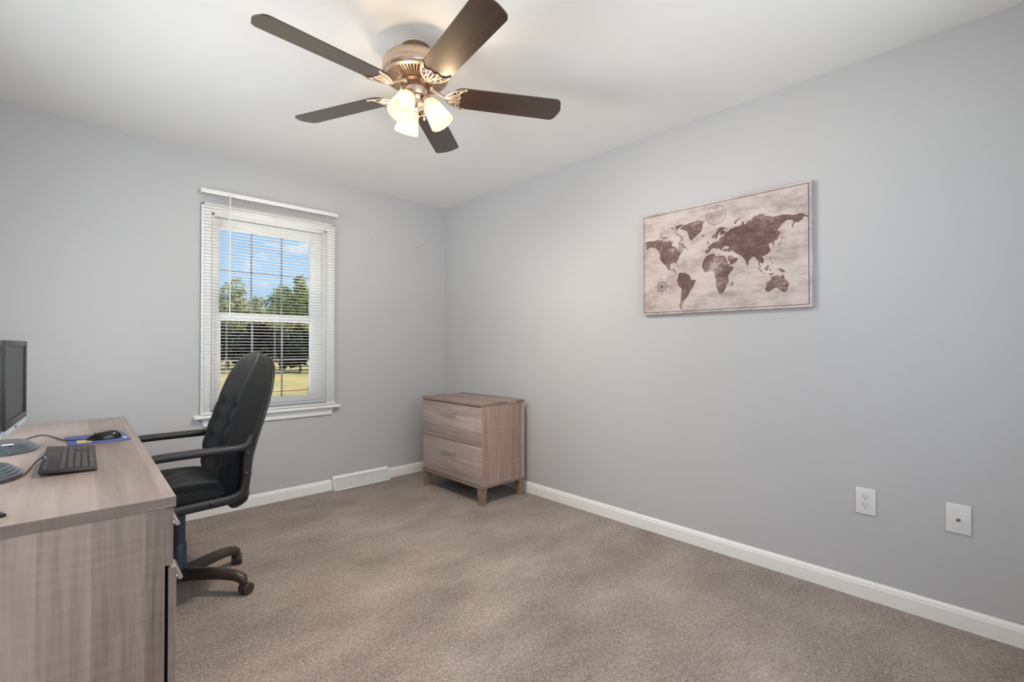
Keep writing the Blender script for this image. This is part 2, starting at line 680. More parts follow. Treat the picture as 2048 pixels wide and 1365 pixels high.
wall_with_hole('wall_back', 'x', X0 - TW, TW, 0, TW, WIN)
wall_with_hole('wall_front', 'x', X0 - TW, TW, Y0 - TW, Y0, WF)
wall_with_hole('wall_right', 'y', Y0, 0, 0, TW, None)
wall_with_hole('wall_left', 'y', Y0, 0, X0 - TW, X0, WL)
b = MB()
b.box(X0 - TW, TW, Y0 - TW, TW, -0.12, 0)
tag(b.build('floor', M['carpet'], smooth=False), kind='structure')
b = MB()
b.box(X0 - TW, TW, Y0 - TW, TW, H, H + 0.15)
tag(b.build('ceiling', M['ceil'], smooth=False), kind='structure')


def baseboard(name, p0, p1, n):
    """profile swept from p0 to p1; n points into the room"""
    prof = [(0, 0), (0.013, 0), (0.013, 0.060), (0.0105, 0.066), (0.0105, 0.070), (0.006, 0.080), (0.004, 0.083), (0, 0.083)]
    p0, p1, n = Vector(p0), Vector(p1), Vector(n)
    b = MB()
    rows = [[p + n * d + Vector((0, 0, z)) for d, z in prof] for p in (p0, p1)]
    b.grid(rows, close_u=True, cap=True)
    return tag(b.build(name, M['trim'], angle=20), kind='structure')


baseboard('baseboard_back', (X0, 0, 0), (0, 0, 0), (0, -1, 0))
baseboard('baseboard_right', (0, 0, 0), (0, Y0, 0), (-1, 0, 0))
baseboard('baseboard_left', (X0, 0, 0), (X0, Y0, 0), (1, 0, 0))
baseboard('baseboard_front', (X0, Y0, 0), (0, Y0, 0), (0, 1, 0))


def frame_boxes(b, x0, x1, z0, z1, w, y0, y1, bevel=0.0, bottom=None, top=None):
    b.box(x0, x0 + w, y0, y1, z0, z1, bevel)
    b.box(x1 - w, x1, y0, y1, z0, z1, bevel)
    b.box(x0 + w, x1 - w, y0, y1, z1 - (top or w), z1, bevel)
    b.box(x0 + w, x1 - w, y0, y1, z0, z0 + (bottom or w), bevel)


def window_back():
    w = tag(empty('window_1', (0, 0, 0)), 'white double hung window with a divided upper and lower sash in the back wall', 'window', kind='structure')
    x0, x1, z0, z1 = WIN
    cx0, cx1, cz0, cz1 = -1.970, -1.072, 0.676, 2.092
    b = MB()      # flat casing with a stepped inner bead
    for (a0, a1, c0, c1) in ((cx0, cx0 + 0.060, cz0, cz1), (cx1 - 0.060, cx1, cz0, cz1), (cx0 + 0.060, cx1 - 0.060, cz1 - 0.060, cz1)):
        b.box(a0, a1, -0.018, 0, c0, c1, 0.003)
    for (a0, a1, c0, c1) in ((cx0, cx0 + 0.020, cz0, cz1), (cx1 - 0.020, cx1, cz0, cz1), (cx0, cx1, cz1 - 0.020, cz1)):
        b.box(a0, a1, -0.024, -0.001, c0, c1, 0.004)
    b.build('casing', M['trim'], w)
    b = MB()      # jamb lining the opening
    b.box(x0, x0 + 0.012, -0.004, TW, z0, z1)
    b.box(x1 - 0.012, x1, -0.004, TW, z0, z1)
    b.box(x0, x1, -0.004, TW, z1 - 0.012, z1)
    b.box(x0, x1, 0.0, TW, z0, z0 + 0.012)
    b.build('jamb', M['trim'], w)
    b = MB()      # stool with horns
    b.box(-2.008, -1.034, -0.060, 0.03, 0.655, 0.676, 0.006)
    b.build('stool', M['trim'], w)
    b = MB()      # apron with tapered ends
    b.prism([(-1.965, -0.001, 0.656), (-1.077, -0.001, 0.656), (-1.092, -0.001, 0.600), (-1.950, -0.001, 0.600)], (0, -0.016, 0))
    b.build('apron', M['trim'], w)

    def sash(name, sx0, sx1, sz0, sz1, gx0, gx1, gz0, gz1, y0, y1, gy):
        b = MB()
        b.box(sx0, gx0, y0, y1, sz0, sz1, 0.002)
        b.box(gx1, sx1, y0, y1, sz0, sz1, 0.002)
        b.box(gx0, gx1, y0, y1, gz1, sz1, 0.002)
        b.box(gx0, gx1, y0, y1, sz0, gz0, 0.002)
        s = b.build(name, M['vinyl'], w)
        b = MB()
        b.box(gx0 - .004, gx1 + .004, gy - 0.002, gy + 0.002, gz0 - .004, gz1 + .004)
        b.build('pane', M['glass'], s, smooth=False)
        b = MB()
        gw = (gx1 - gx0)
        for k in (1, 2):
            xx = gx0 + gw * k / 3
            b.box(xx - 0.0058, xx + 0.0058, gy + 0.004, gy + 0.010, gz0, gz1)
        zz = gz0 + (gz1 - gz0) * 0.5
        b.box(gx0, gx1, gy + 0.004, gy + 0.010, zz - 0.0058, zz + 0.0058)
        b.build('muntin_grid', M['muntin'], s, smooth=False)
    # upper sash sits further out than the lower one
    sash('upper_sash', x0 + .012, x1 - .012, 1.322, 2.022, -1.846, -1.226, 1.370, 1.955, 0.068, 0.108, 0.088)
    sash('lower_sash', x0 + .012, x1 - .012, 0.718, 1.362, -1.846, -1.240, 0.755, 1.312, 0.022, 0.062, 0.042)
    return w


window_back()


def added_window(name, axis, hole, t, sign):  # invented windows out of view, added to carry the fill lamps
    w = tag(empty(name), None, None, kind='structure')
    a0, a1, z0, z1 = hole
    b = MB()

    def bx(u0, u1, d0, d1, c0, c1):
        y = sorted((t + sign * d0, t + sign * d1))
        if axis == 'x':
            b.box(u0, u1, y[0], y[1], c0, c1)
        else:
            b.box(y[0], y[1], u0, u1, c0, c1)
    for (u0, u1, c0, c1) in ((a0 - .06, a0, z0 - .06, z1 + .06), (a1, a1 + .06, z0 - .06, z1 + .06), (a0, a1, z1, z1 + .06), (a0, a1, z0 - .06, z0)):
        bx(u0, u1, -0.018, 0.0, c0, c1)
    b.build('casing', M['trim'], w)
    b = MB()
    f = 0.035
    for (u0, u1, c0, c1) in ((a0, a0 + f, z0, z1), (a1 - f, a1, z0, z1), (a0 + f, a1 - f, z1 - f, z1), (a0 + f, a1 - f, z0, z0 + f)):
        bx(u0, u1, 0.04, 0.08, c0, c1)
    b.build('sash', M['vinyl'], w)
    b = MB()
    bx(a0 + f, a1 - f, 0.058, 0.062, z0 + f, z1 - f)
    b.build('pane', M['glass'], w, smooth=False)


added_window('added_window_2', 'y', WL, X0, -1)
added_window('added_window_3', 'x', WF, Y0, -1)


def window_blind():
    w = tag(empty('window_blind', (-1.521, -0.045, 2.16)), 'white mini blind with open slats hanging over the whole window casing', 'blind')
    o = Vector((-1.521, -0.045, 2.16))
    xl, xr = -0.447, 0.448
    b = MB()
    b.box(xl, xr, -0.014, 0.014, -0.013, 0.016, 0.003)
    h = b.build('headrail', M['blind'], w)
    for xa in (xl - .010, xr):
        b = MB()
        b.box(xa, xa + .010, -0.016, 0.044, -0.015, 0.018, 0.002)
        b.build('bracket', M['blind'], h)
    b = MB()
    n = 66
    pitch = (2.135 - 0.707) / n
    for k in range(n):
        z = 2.138 - k * pitch - 2.16
        rows = []
        for x in (xl + .004, xr - .004):
            row = []
            for j in range(5):
                t = -1 + j / 2
                row.append((x, t * 0.0122, z + 0.0016 * (1 - t * t) - 0.0008 * t))
            for j in range(4, -1, -1):
                t = -1 + j / 2
                row.append((x, t * 0.0122, z + 0.0016 * (1 - t * t) - 0.0005 - 0.0008 * t))
            rows.append(row)
        b.grid(rows, close_u=True, cap=True)
    b.build('slats', M['blind'], w, angle=60)
    b = MB()
    b.box(xl + .004, xr - .004, -0.011, 0.011, -1.479, -1.466, 0.003)
    b.build('bottom_rail', M['blind'], w)
    for xx in (-0.305, 0.0, 0.372):
        b = MB()
        for dy in (-0.0125, 0.0125):
            b.tube([(xx, dy, -0.012), (xx, dy, -1.47)], 0.0007, 5)
        b.build('ladder_cord', M['blind'], w)
    b = MB()
    b.tube([(-0.293, -0.026, 0.0), (-0.293, -0.028, -0.05), (-0.293, -0.030, -0.80)], 0.0042, 6)
    b.tube([(-0.293, -0.014, 0.002), (-0.293, -0.026, 0.0)], 0.003, 6)
    b.build('tilt_wand', M['blind'], w)


window_blind()


def wall_register():
    w = tag(empty('floor_register', (-0.850, -0.013, 0)), 'white slatted heating register against the baseboard below the back wall', 'vent')
    hx = 0.237
    prof = [(0, 0.0), (-0.062, 0.0), (-0.064, 0.006), (-0.022, 0.098), (-0.012, 0.108), (0, 0.108)]
    b = MB()
    b.grid([[(x, y, z) for y, z in prof] for x in (-hx, hx)], close_u=True, cap=True)
    b.build('housing', M['trim'], w, angle=20)
    # the sloping face: border, V ribs and thin fins
    p0, p1 = Vector((0, -0.064, 0.006)), Vector((0, -0.022, 0.098))
    d = (p1 - p0)
    n = Vector((0, -d.z, d.y)).normalized()

    def at(x, s, lift=0.0):
        return p0 + d * s + Vector((x, 0, 0)) + n * lift

    def bar(b, xa, sa, xb, sb, wd, h):
        a, c = at(xa, sa), at(xb, sb)
        t = (c - a).normalized()
        q = t.cross(n).normalized() * wd
        b.hexa([a - q, c - q, c + q, a + q, a - q + n * h, c - q + n * h, c + q + n * h, a + q + n * h])
    b = MB()
    bar(b, -hx, 0.03, hx, 0.03, 0.004, 0.005)
    bar(b, -hx, 0.95, hx, 0.95, 0.004, 0.005)
    bar(b, -hx + .004, 0, -hx + .004, 1, 0.004, 0.005)
    bar(b, hx - .004, 0, hx - .004, 1, 0.004, 0.005)
    bar(b, -0.075, 0.86, 0.0, 0.18, 0.003, 0.005)
    bar(b, 0.075, 0.86, 0.0, 0.18, 0.003, 0.005)
    b.build('face_frame', M['trim'], w)
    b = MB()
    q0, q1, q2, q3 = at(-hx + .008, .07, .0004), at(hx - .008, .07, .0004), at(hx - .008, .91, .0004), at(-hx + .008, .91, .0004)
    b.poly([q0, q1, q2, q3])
    b.build('painted_fin_shade', M['fin_shade'], w, smooth=False)  # flat grey sheet painting the shaded gaps behind the fins
    b = MB()
    k = -hx + 0.016
    while k < hx - 0.012:
        top = 0.88
        bot = 0.10
        if abs(k) < 0.075:
            mid = 0.18 + 0.68 * abs(k) / 0.075
            if mid - 0.07 > bot:
                bar(b, k, bot, k, mid - 0.06, 0.0013, 0.003)
        else:
            bar(b, k, bot, k, top, 0.0013, 0.003)
        k += 0.0062
    for s in [0.34 + 0.075 * i for i in range(8)]:
        ww = 0.075 * (s - 0.18) / 0.68 - 0.010
        if ww > 0.004:
            bar(b, -ww, s, ww, s, 0.0013, 0.003)
    b.build('fins', M['vinyl'], w)


wall_register()


def wall_plate(name, y, z, wy, wz, label, cat, kind):
    w = tag(empty(name, (0, y, z)), label, cat)
    b = MB()
    b.box(-0.0065, 0, -wy / 2, wy / 2, -wz / 2, wz / 2, 0.003, 3)
    b.build('cover_plate', M['plate'], w)
    if kind == 'outlet':
        for s in (1, -1):
            b = MB()
            zc = s * 0.0195
            pts = []
            for k in range(28):
                a = 2 * math.pi * k / 28
                pts.append((-0.0062, 0.0168 * math.cos(a), zc + max(-0.0125, min(0.0125, 0.0168 * math.sin(a)))))
            g = MB()
            g.prism([(x, y * 1.05, zc + (z - zc) * 1.06) for x, y, z in pts], (-0.0008, 0, 0))
            g.build('receptacle_gap', M['gap'], w)
            b.prism(pts, (-0.0022, 0, 0))
            f = b.build('receptacle', M['plate'], w)
            b = MB()
            b.box(-0.0088, -0.008, 0.0050, 0.0072, zc + 0.000, zc + 0.0085)
            b.box(-0.0088, -0.008, -0.0070, -0.0050, zc + 0.001, zc + 0.0075)
            b.lathe([(0.0028, -0.0004), (0.0028, 0.0006)], 12, Matrix.Translation((-0.0082, 0, zc - 0.0065)) @ Matrix.Rotation(-math.pi / 2, 4, 'Y'))
            b.build('slots', M['slot'], f)
        b = MB()
        b.lathe([(0.0028, 0), (0.0028, 0.0012), (0.0018, 0.0016)], 12, Matrix.Translation((-0.0062, 0, 0)) @ Matrix.Rotation(-math.pi / 2, 4, 'Y'))
        b.build('screw', M['plate'], w)
    else:
        b = MB()
        mm = Matrix.Translation((-0.006, 0, -0.002)) @ Matrix.Rotation(-math.pi / 2, 4, 'Y')
        b.lathe([(0.0066, 0), (0.0066, 0.004), (0.0052, 0.0042), (0.0052, 0.014), (0.003, 0.0142), (0.0028, 0.009)], 6, mm)
        b.build('coax_connector', M['coax'], w)
        for s in (1, -1):
            b = MB()
            b.lathe([(0.003, 0), (0.003, 0.0012), (0.0018, 0.0016)], 12, Matrix.Translation((-0.0062, 0, s * 0.042)) @ Matrix.Rotation(-math.pi / 2, 4, 'Y'))
            b.build('screw', M['plate'], w)


wall_plate('power_outlet', -3.246, 0.437, 0.076, 0.118, 'white duplex power outlet low on the right wall below the map', 'outlet', 'outlet')
wall_plate('cable_wall_plate', -3.551, 0.438, 0.077, 0.118, 'white cable wall plate with one central coax connector near the right edge', 'wall plate', 'coax')

for x, lab in ((-0.758, 'small nail stub in the back wall, the one nearer the window'), (-0.305, 'small nail stub in the back wall, the one nearer the corner')):
    b = MB()
    b.lathe([(0.0028, 0), (0.0028, 0.006), (0.0018, 0.008)], 10, Matrix.Translation((0, 0, 0)) @ Matrix.Rotation(math.pi / 2, 4, 'X'))
    o = b.build('wall_nail', M['slot'])
    o.location = (x, 0, 2.0265)
    tag(o, lab, 'nail')

# ------------------------------------------------------------------ world map canvas
LANDS = [
 [(10,720),(21,730),(35,740),(62,737),(89,732),(100,733),(113,739),(123,731),(131,735),(147,726),(167,717),(183,721),(200,713),(210,700),(213,691),(223,696),(218,683),(210,671),(218,653),(230,642),(243,632),(246,615),(251,616),(253,633),(258,643),(254,671),(255,682),(265,681),(275,672),(282,660),(289,664),(295,647),(306,629),(315,618),(301,611),(287,609),(279,596),(289,600),(292,591),(282,579),(274,573),(269,560),(262,548),(257,531),(257,513),(245,500),(244,484),(249,472),(244,475),(237,492),(223,492),(208,486),(201,478),(200,458),(201,439),(208,426),(219,427),(224,444),(231,441),(226,423),(234,413),(239,403),(240,392),(246,379),(243,378),(234,395),(229,405),(216,416),(203,418),(188,427),(178,447),(168,474),(153,491),(137,519),(127,544),(125,563),(128,582),(128,599),(117,606),(125,617),(115,627),(102,651),(89,663),(70,674),(54,676),(44,670),(36,652),(21,672),(30,685),(10,701),(30,705)],
 [(310,604),(316,606),(322,595),(312,593)],
 [(127,771),(142,770),(152,758),(167,755),(178,745),(184,731),(173,732),(165,741),(157,729),(144,737),(134,754),(127,752)],
 [(129,785),(137,796),(146,796),(142,788),(131,781)],
 [(147,781),(157,786),(162,779),(152,776)],
 [(238,752),(243,765),(253,764),(263,750),(275,740),(280,725),(295,716),(291,707),(280,704),(290,695),(285,687),(273,685),(265,692),(269,703),(265,714),(270,723),(263,736),(253,745),(243,747)],
 [(230,830),(244,838),(264,844),(293,841),(283,832),(271,823),(258,819),(253,808),(243,793),(231,789),(237,801),(244,810),(240,822)],
 [(226,776),(236,781),(243,779),(233,772)],
 [(206,823),(214,827),(226,815),(216,814)],
 [(188,760),(196,762),(198,755),(191,755)],
 [(216,699),(226,702),(234,697),(218,693)],
 [(266,806),(293,832),(326,844),(356,847),(378,852),(407,841),(424,832),(417,820),(413,790),(410,754),(399,736),(384,724),(370,701),(355,694),(348,674),(337,679),(326,706),(322,744),(311,774),(289,790)],
 [(407,705),(424,711),(428,704),(413,695)],
 [(259,386),(267,390),(277,384),(293,386),(304,377),(314,367),(324,363),(330,346),(339,332),(333,319),(345,309),(360,307),(371,301),(369,288),(360,276),(359,254),(348,229),(341,216),(332,211),(331,191),(323,179),(321,157),(313,153),(309,138),(298,130),(293,115),(285,102),(285,85),(278,72),(277,54),(283,36),(272,41),(262,64),(264,91),(269,122),(272,166),(276,211),(276,238),(260,262),(248,305),(246,323),(251,340),(254,362)],
 [(247,461),(261,447),(261,440),(252,446)],
 [(268,437),(279,434),(274,430)],
 [(442,516),(462,525),(484,526),(486,511),(496,502),(511,497),(515,502),(527,496),(542,496),(551,491),(560,450),(572,416),(581,395),(588,388),(600,393),(597,369),(585,346),(576,327),(569,314),(567,292),(573,270),(570,253),(559,240),(556,230),(557,216),(550,202),(547,185),(539,168),(530,157),(513,157),(510,175),(504,197),(499,223),(493,245),(497,274),(494,303),(488,322),(485,344),(483,357),(473,364),(463,371),(449,365),(434,361),(424,372),(419,391),(411,411),(412,444),(417,469),(427,489),(432,507)],
 [(597,267),(597,246),(591,222),(584,216),(582,230),(586,249)],
 [(562,485),(574,490),(591,487),(598,471),(607,459),(616,464),(624,449),(616,429),(602,418),(585,403),(581,407),(574,433),(565,460)],
 [(473,680),(480,692),(491,699),(500,717),(507,738),(520,751),(536,752),(551,740),(570,726),(559,725),(546,732),(537,721),(552,710),(559,696),(550,688),(537,682),(524,681),(518,693),(524,714),(516,710),(507,686),(507,669),(498,651),(491,656),(487,674),(478,663),(473,667)],
 [(448,593),(466,612),(480,629),(500,631),(515,641),(519,656),(528,667),(541,672),(559,696),(570,709),(578,714),(581,732),(586,722),(593,723),(606,733),(622,733),(639,740),(645,754),(651,769),(658,764),(661,737),(668,748),(680,761),(686,772),(698,775),(704,789),(716,797),(718,798),(734,796),(746,809),(755,801),(765,803),(775,794),(765,785),(776,778),(786,779),(805,766),(818,761),(833,762),(850,767),(866,768),(879,760),(897,755),(912,745),(924,747),(933,745),(942,753),(959,748),(973,729),(986,720),(983,709),(966,720),(961,712),(959,701),(950,697),(936,681),(924,687),(913,672),(913,657),(909,645),(905,662),(911,681),(916,693),(906,709),(888,717),(873,706),(860,686),(849,670),(840,655),(836,640),(851,628),(847,607),(839,582),(832,569),(824,567),(816,551),(820,526),(814,524),(810,546),(799,552),(790,541),(793,516),(800,490),(790,468),(775,453),(765,445),(755,447),(765,413),(764,393),(754,381),(747,396),(741,407),(743,381),(749,364),(748,350),(740,369),(735,394),(734,419),(725,424),(717,450),(704,449),(685,420),(682,397),(676,380),(671,395),(665,424),(661,442),(650,458),(639,474),(621,492),(612,504),(598,524),(586,530),(572,522),(561,532),(542,532),(535,544),(549,554),(565,549),(575,561),(566,574),(552,580),(540,569),(532,552),(525,546),(518,559),(511,567),(501,559),(489,576),(477,571),(465,566),(455,546),(445,532),(434,536),(431,555),(429,566),(445,567),(452,574),(445,592)],
 [(442,658),(449,643),(457,621),(446,617),(444,630)],
 [(429,627),(436,635),(434,623)],
 [(603,766),(612,786),(625,798),(646,804),(643,799),(623,786),(614,772),(611,754)],
 [(837,522),(846,532),(850,546),(853,555),(855,551),(852,534),(842,519)],
 [(855,572),(858,578),(864,572),(857,567)],
 [(857,629),(860,625),(859,587),(856,587)],
 [(797,457),(799,468),(800,466),(799,454)],
 [(796,419),(798,435),(801,422),(799,413)],
 [(805,378),(811,383),(811,373),(806,372)],
 [(726,366),(736,358),(749,332),(756,314),(751,312),(739,337)],
 [(759,308),(771,304),(779,298),(761,301)],
 [(767,345),(779,351),(785,369),(790,369),(789,341),(784,322),(771,326)],
 [(794,320),(796,336),(801,343),(799,332),(802,317),(797,314)],
 [(788,294),(818,293),(811,284),(796,281)],
 [(834,324),(845,328),(861,317),(871,304),(877,290),(866,297),(859,292),(852,299),(849,311)],
 [(801,264),(798,270),(813,266),(827,272),(844,273),(843,258),(853,262),(859,279),(868,262),(870,240),(880,227),(889,205),(891,185),(886,163),(881,144),(872,129),(858,135),(846,152),(836,167),(824,174),(812,164),(802,153),(787,143),(774,153),(770,173),(778,192),(778,220),(788,232),(800,238),(805,255)]]


def world_map():
    # canvas plane x = -0.0335, left edge nearest the corner; u runs toward the camera, v up
    ya, yb, za, zb, dep = -2.138, -3.048, 1.3245, 1.936, 0.033
    loc = Vector((0, (ya + yb) / 2, (za + zb) / 2))
    w = tag(empty('map_canvas', loc), 'stretched canvas print of a brown world map hanging on the right wall', 'picture')
    W, Hh = ya - yb, zb - za

    def at(u, v, lift):
        return Vector((-dep - lift, W / 2 - u * W, -Hh / 2 + v * Hh))
    b = MB()
    b.box(-dep, -0.001, -W / 2, W / 2, -Hh / 2, Hh / 2, 0.004, 3)
    b.build('canvas', M['canvas'], w)
    b = MB()
    for lst in LANDS:
        pts = [at(u / 1000, v / 1000, 0.0004) for u, v in lst]
        fine = []
        n = len(pts)
        for i in range(n):      # ragged shores
            a, c = pts[i], pts[(i + 1) % n]
            fine.append(a)
            L = (c - a).length
            k = int(L / 0.009)
            for j in range(1, k + 1):
                q = a.lerp(c, j / (k + 1))
                nn = mnoise.noise_vector(q * 180)
                fine.append(q + Vector((0, nn.y, nn.z)) * 0.0016)
        for tri in tessellate_polygon([fine]):
            b.poly([fine[k] for k in tri])
    o = b.build('printed_continents', M['land'], w, smooth=False, recalc=False)
    for f in o.data.polygons:
        if f.normal.x > 0:
            f.flip()
    b = MB()
    i0, j0, i1, j1 = 0.0105, 0.0225, 0.9865, 0.9785
    t = 0.0016

    def strip(u0, v0, u1, v1, th=t, lift=0.0006):
        a, c = at(u0, v0, lift), at(u1, v1, lift)
        d = (c - a).normalized()
        q = Vector((0, -d.z, d.y)) * th
        b.poly([a - q, c - q, c + q, a + q])
    for q in ((i0, j0, i1, j0), (i1, j0, i1, j1), (i1, j1, i0, j1), (i0, j1, i0, j0)):
        strip(*q)
    b.build('border_line', M['ink'], w, smooth=False, recalc=False)
    # round title seal
    b = MB()
    c = at(0.497, 0.871, 0.0006)
    for r0, r1 in ((0.0512, 0.0534),):
        n = 56
        ring = [[c + Vector((0, r * math.cos(2 * math.pi * k / n), r * math.sin(2 * math.pi * k / n))) for k in range(n)] for r in (r0, r1)]
        b.grid(ring, close_u=True)
    for v, hw, th in ((0.866, 0.046, 0.0016), (0.851, 0.034, 0.0013), (0.832, 0.036, 0.0013), (0.812, 0.022, 0.0008)):
        strip(0.497 - hw, v, 0.497 + hw, v, th)
    s = b.build('title_seal', M['ink'], w, smooth=False, recalc=False)

    def text(body, size, u, v, space=1.0):
        cu = bpy.data.curves.new('lettering', 'FONT')
        cu.body = body
        cu.size = size
        cu.align_x = 'CENTER'
        cu.align_y = 'CENTER'
        cu.space_character = space
        tmp = bpy.data.objects.new('lettering', cu)
        COL.objects.link(tmp)
        bpy.context.view_layer.update()
        dg = bpy.context.evaluated_depsgraph_get()
        me = bpy.data.meshes.new_from_object(tmp.evaluated_get(dg))
        bpy.data.objects.remove(tmp)
        me.name = 'lettering'
        c = at(u, v, 0.0007)
        # text x -> -y world, text y -> z world
        me.transform(Matrix(((0, 0, -1, c.x), (-1, 0, 0, c.y), (0, 1, 0, c.z), (0, 0, 0, 1))))
        me.materials.clear()
        me.materials.append(M['ink'])
        o = bpy.data.objects.new('lettering', me)
        COL.objects.link(o)
        o.parent = s
    text('MAP', 0.0150, 0.497, 0.931, 1.15)
    text('OF THE', 0.0068, 0.497, 0.911, 1.2)
    text('WORLD', 0.0170, 0.497, 0.890, 1.45)
    # compass rose
    b = MB()
    c = at(0.140, 0.273, 0.0006)
    R0 = 0.0305

    def P(r, a, l=0.0):
        return c + Vector((-l, -r * math.sin(a), r * math.cos(a)))
    for r0, r1 in ((R0 * 0.86, R0), (R0 * 0.60, R0 * 0.68)):
        n = 48
        b.grid([[P(r, 2 * math.pi * k / n) for k in range(n)] for r in (r0, r1)], close_u=True)
    for k in range(16):
        a = 2 * math.pi * k / 16
        rr = R0 * (0.97 if k % 4 == 0 else 0.80 if k % 2 == 0 else 0.6)
        b.poly([P(R0 * .10, a - .7, .0001), P(rr, a, .0001), P(R0 * .10, a + .7, .0001)])
    for k in range(8):
        a = 2 * math.pi * k / 8
        L = 0.0800 if k == 0 else (0.055 if k % 2 == 0 else 0.062)
        q = Vector((0, -math.cos(a), -math.sin(a))) * 0.0006
        b.poly([P(R0, a) - q, P(L, a) - q, P(L, a) + q, P(R0, a) + q])
        q *= 4
        b.poly([P(R0 * 1.12, a, .0001), P(R0 * 1.3, a, .0001) - q, P(R0 * 1.5, a, .0001), P(R0 * 1.3, a, .0001) + q])
    b.build('compass_rose', M['ink_grey'], w, smooth=False, recalc=False)


world_map()

# ------------------------------------------------------------------ ceiling fan


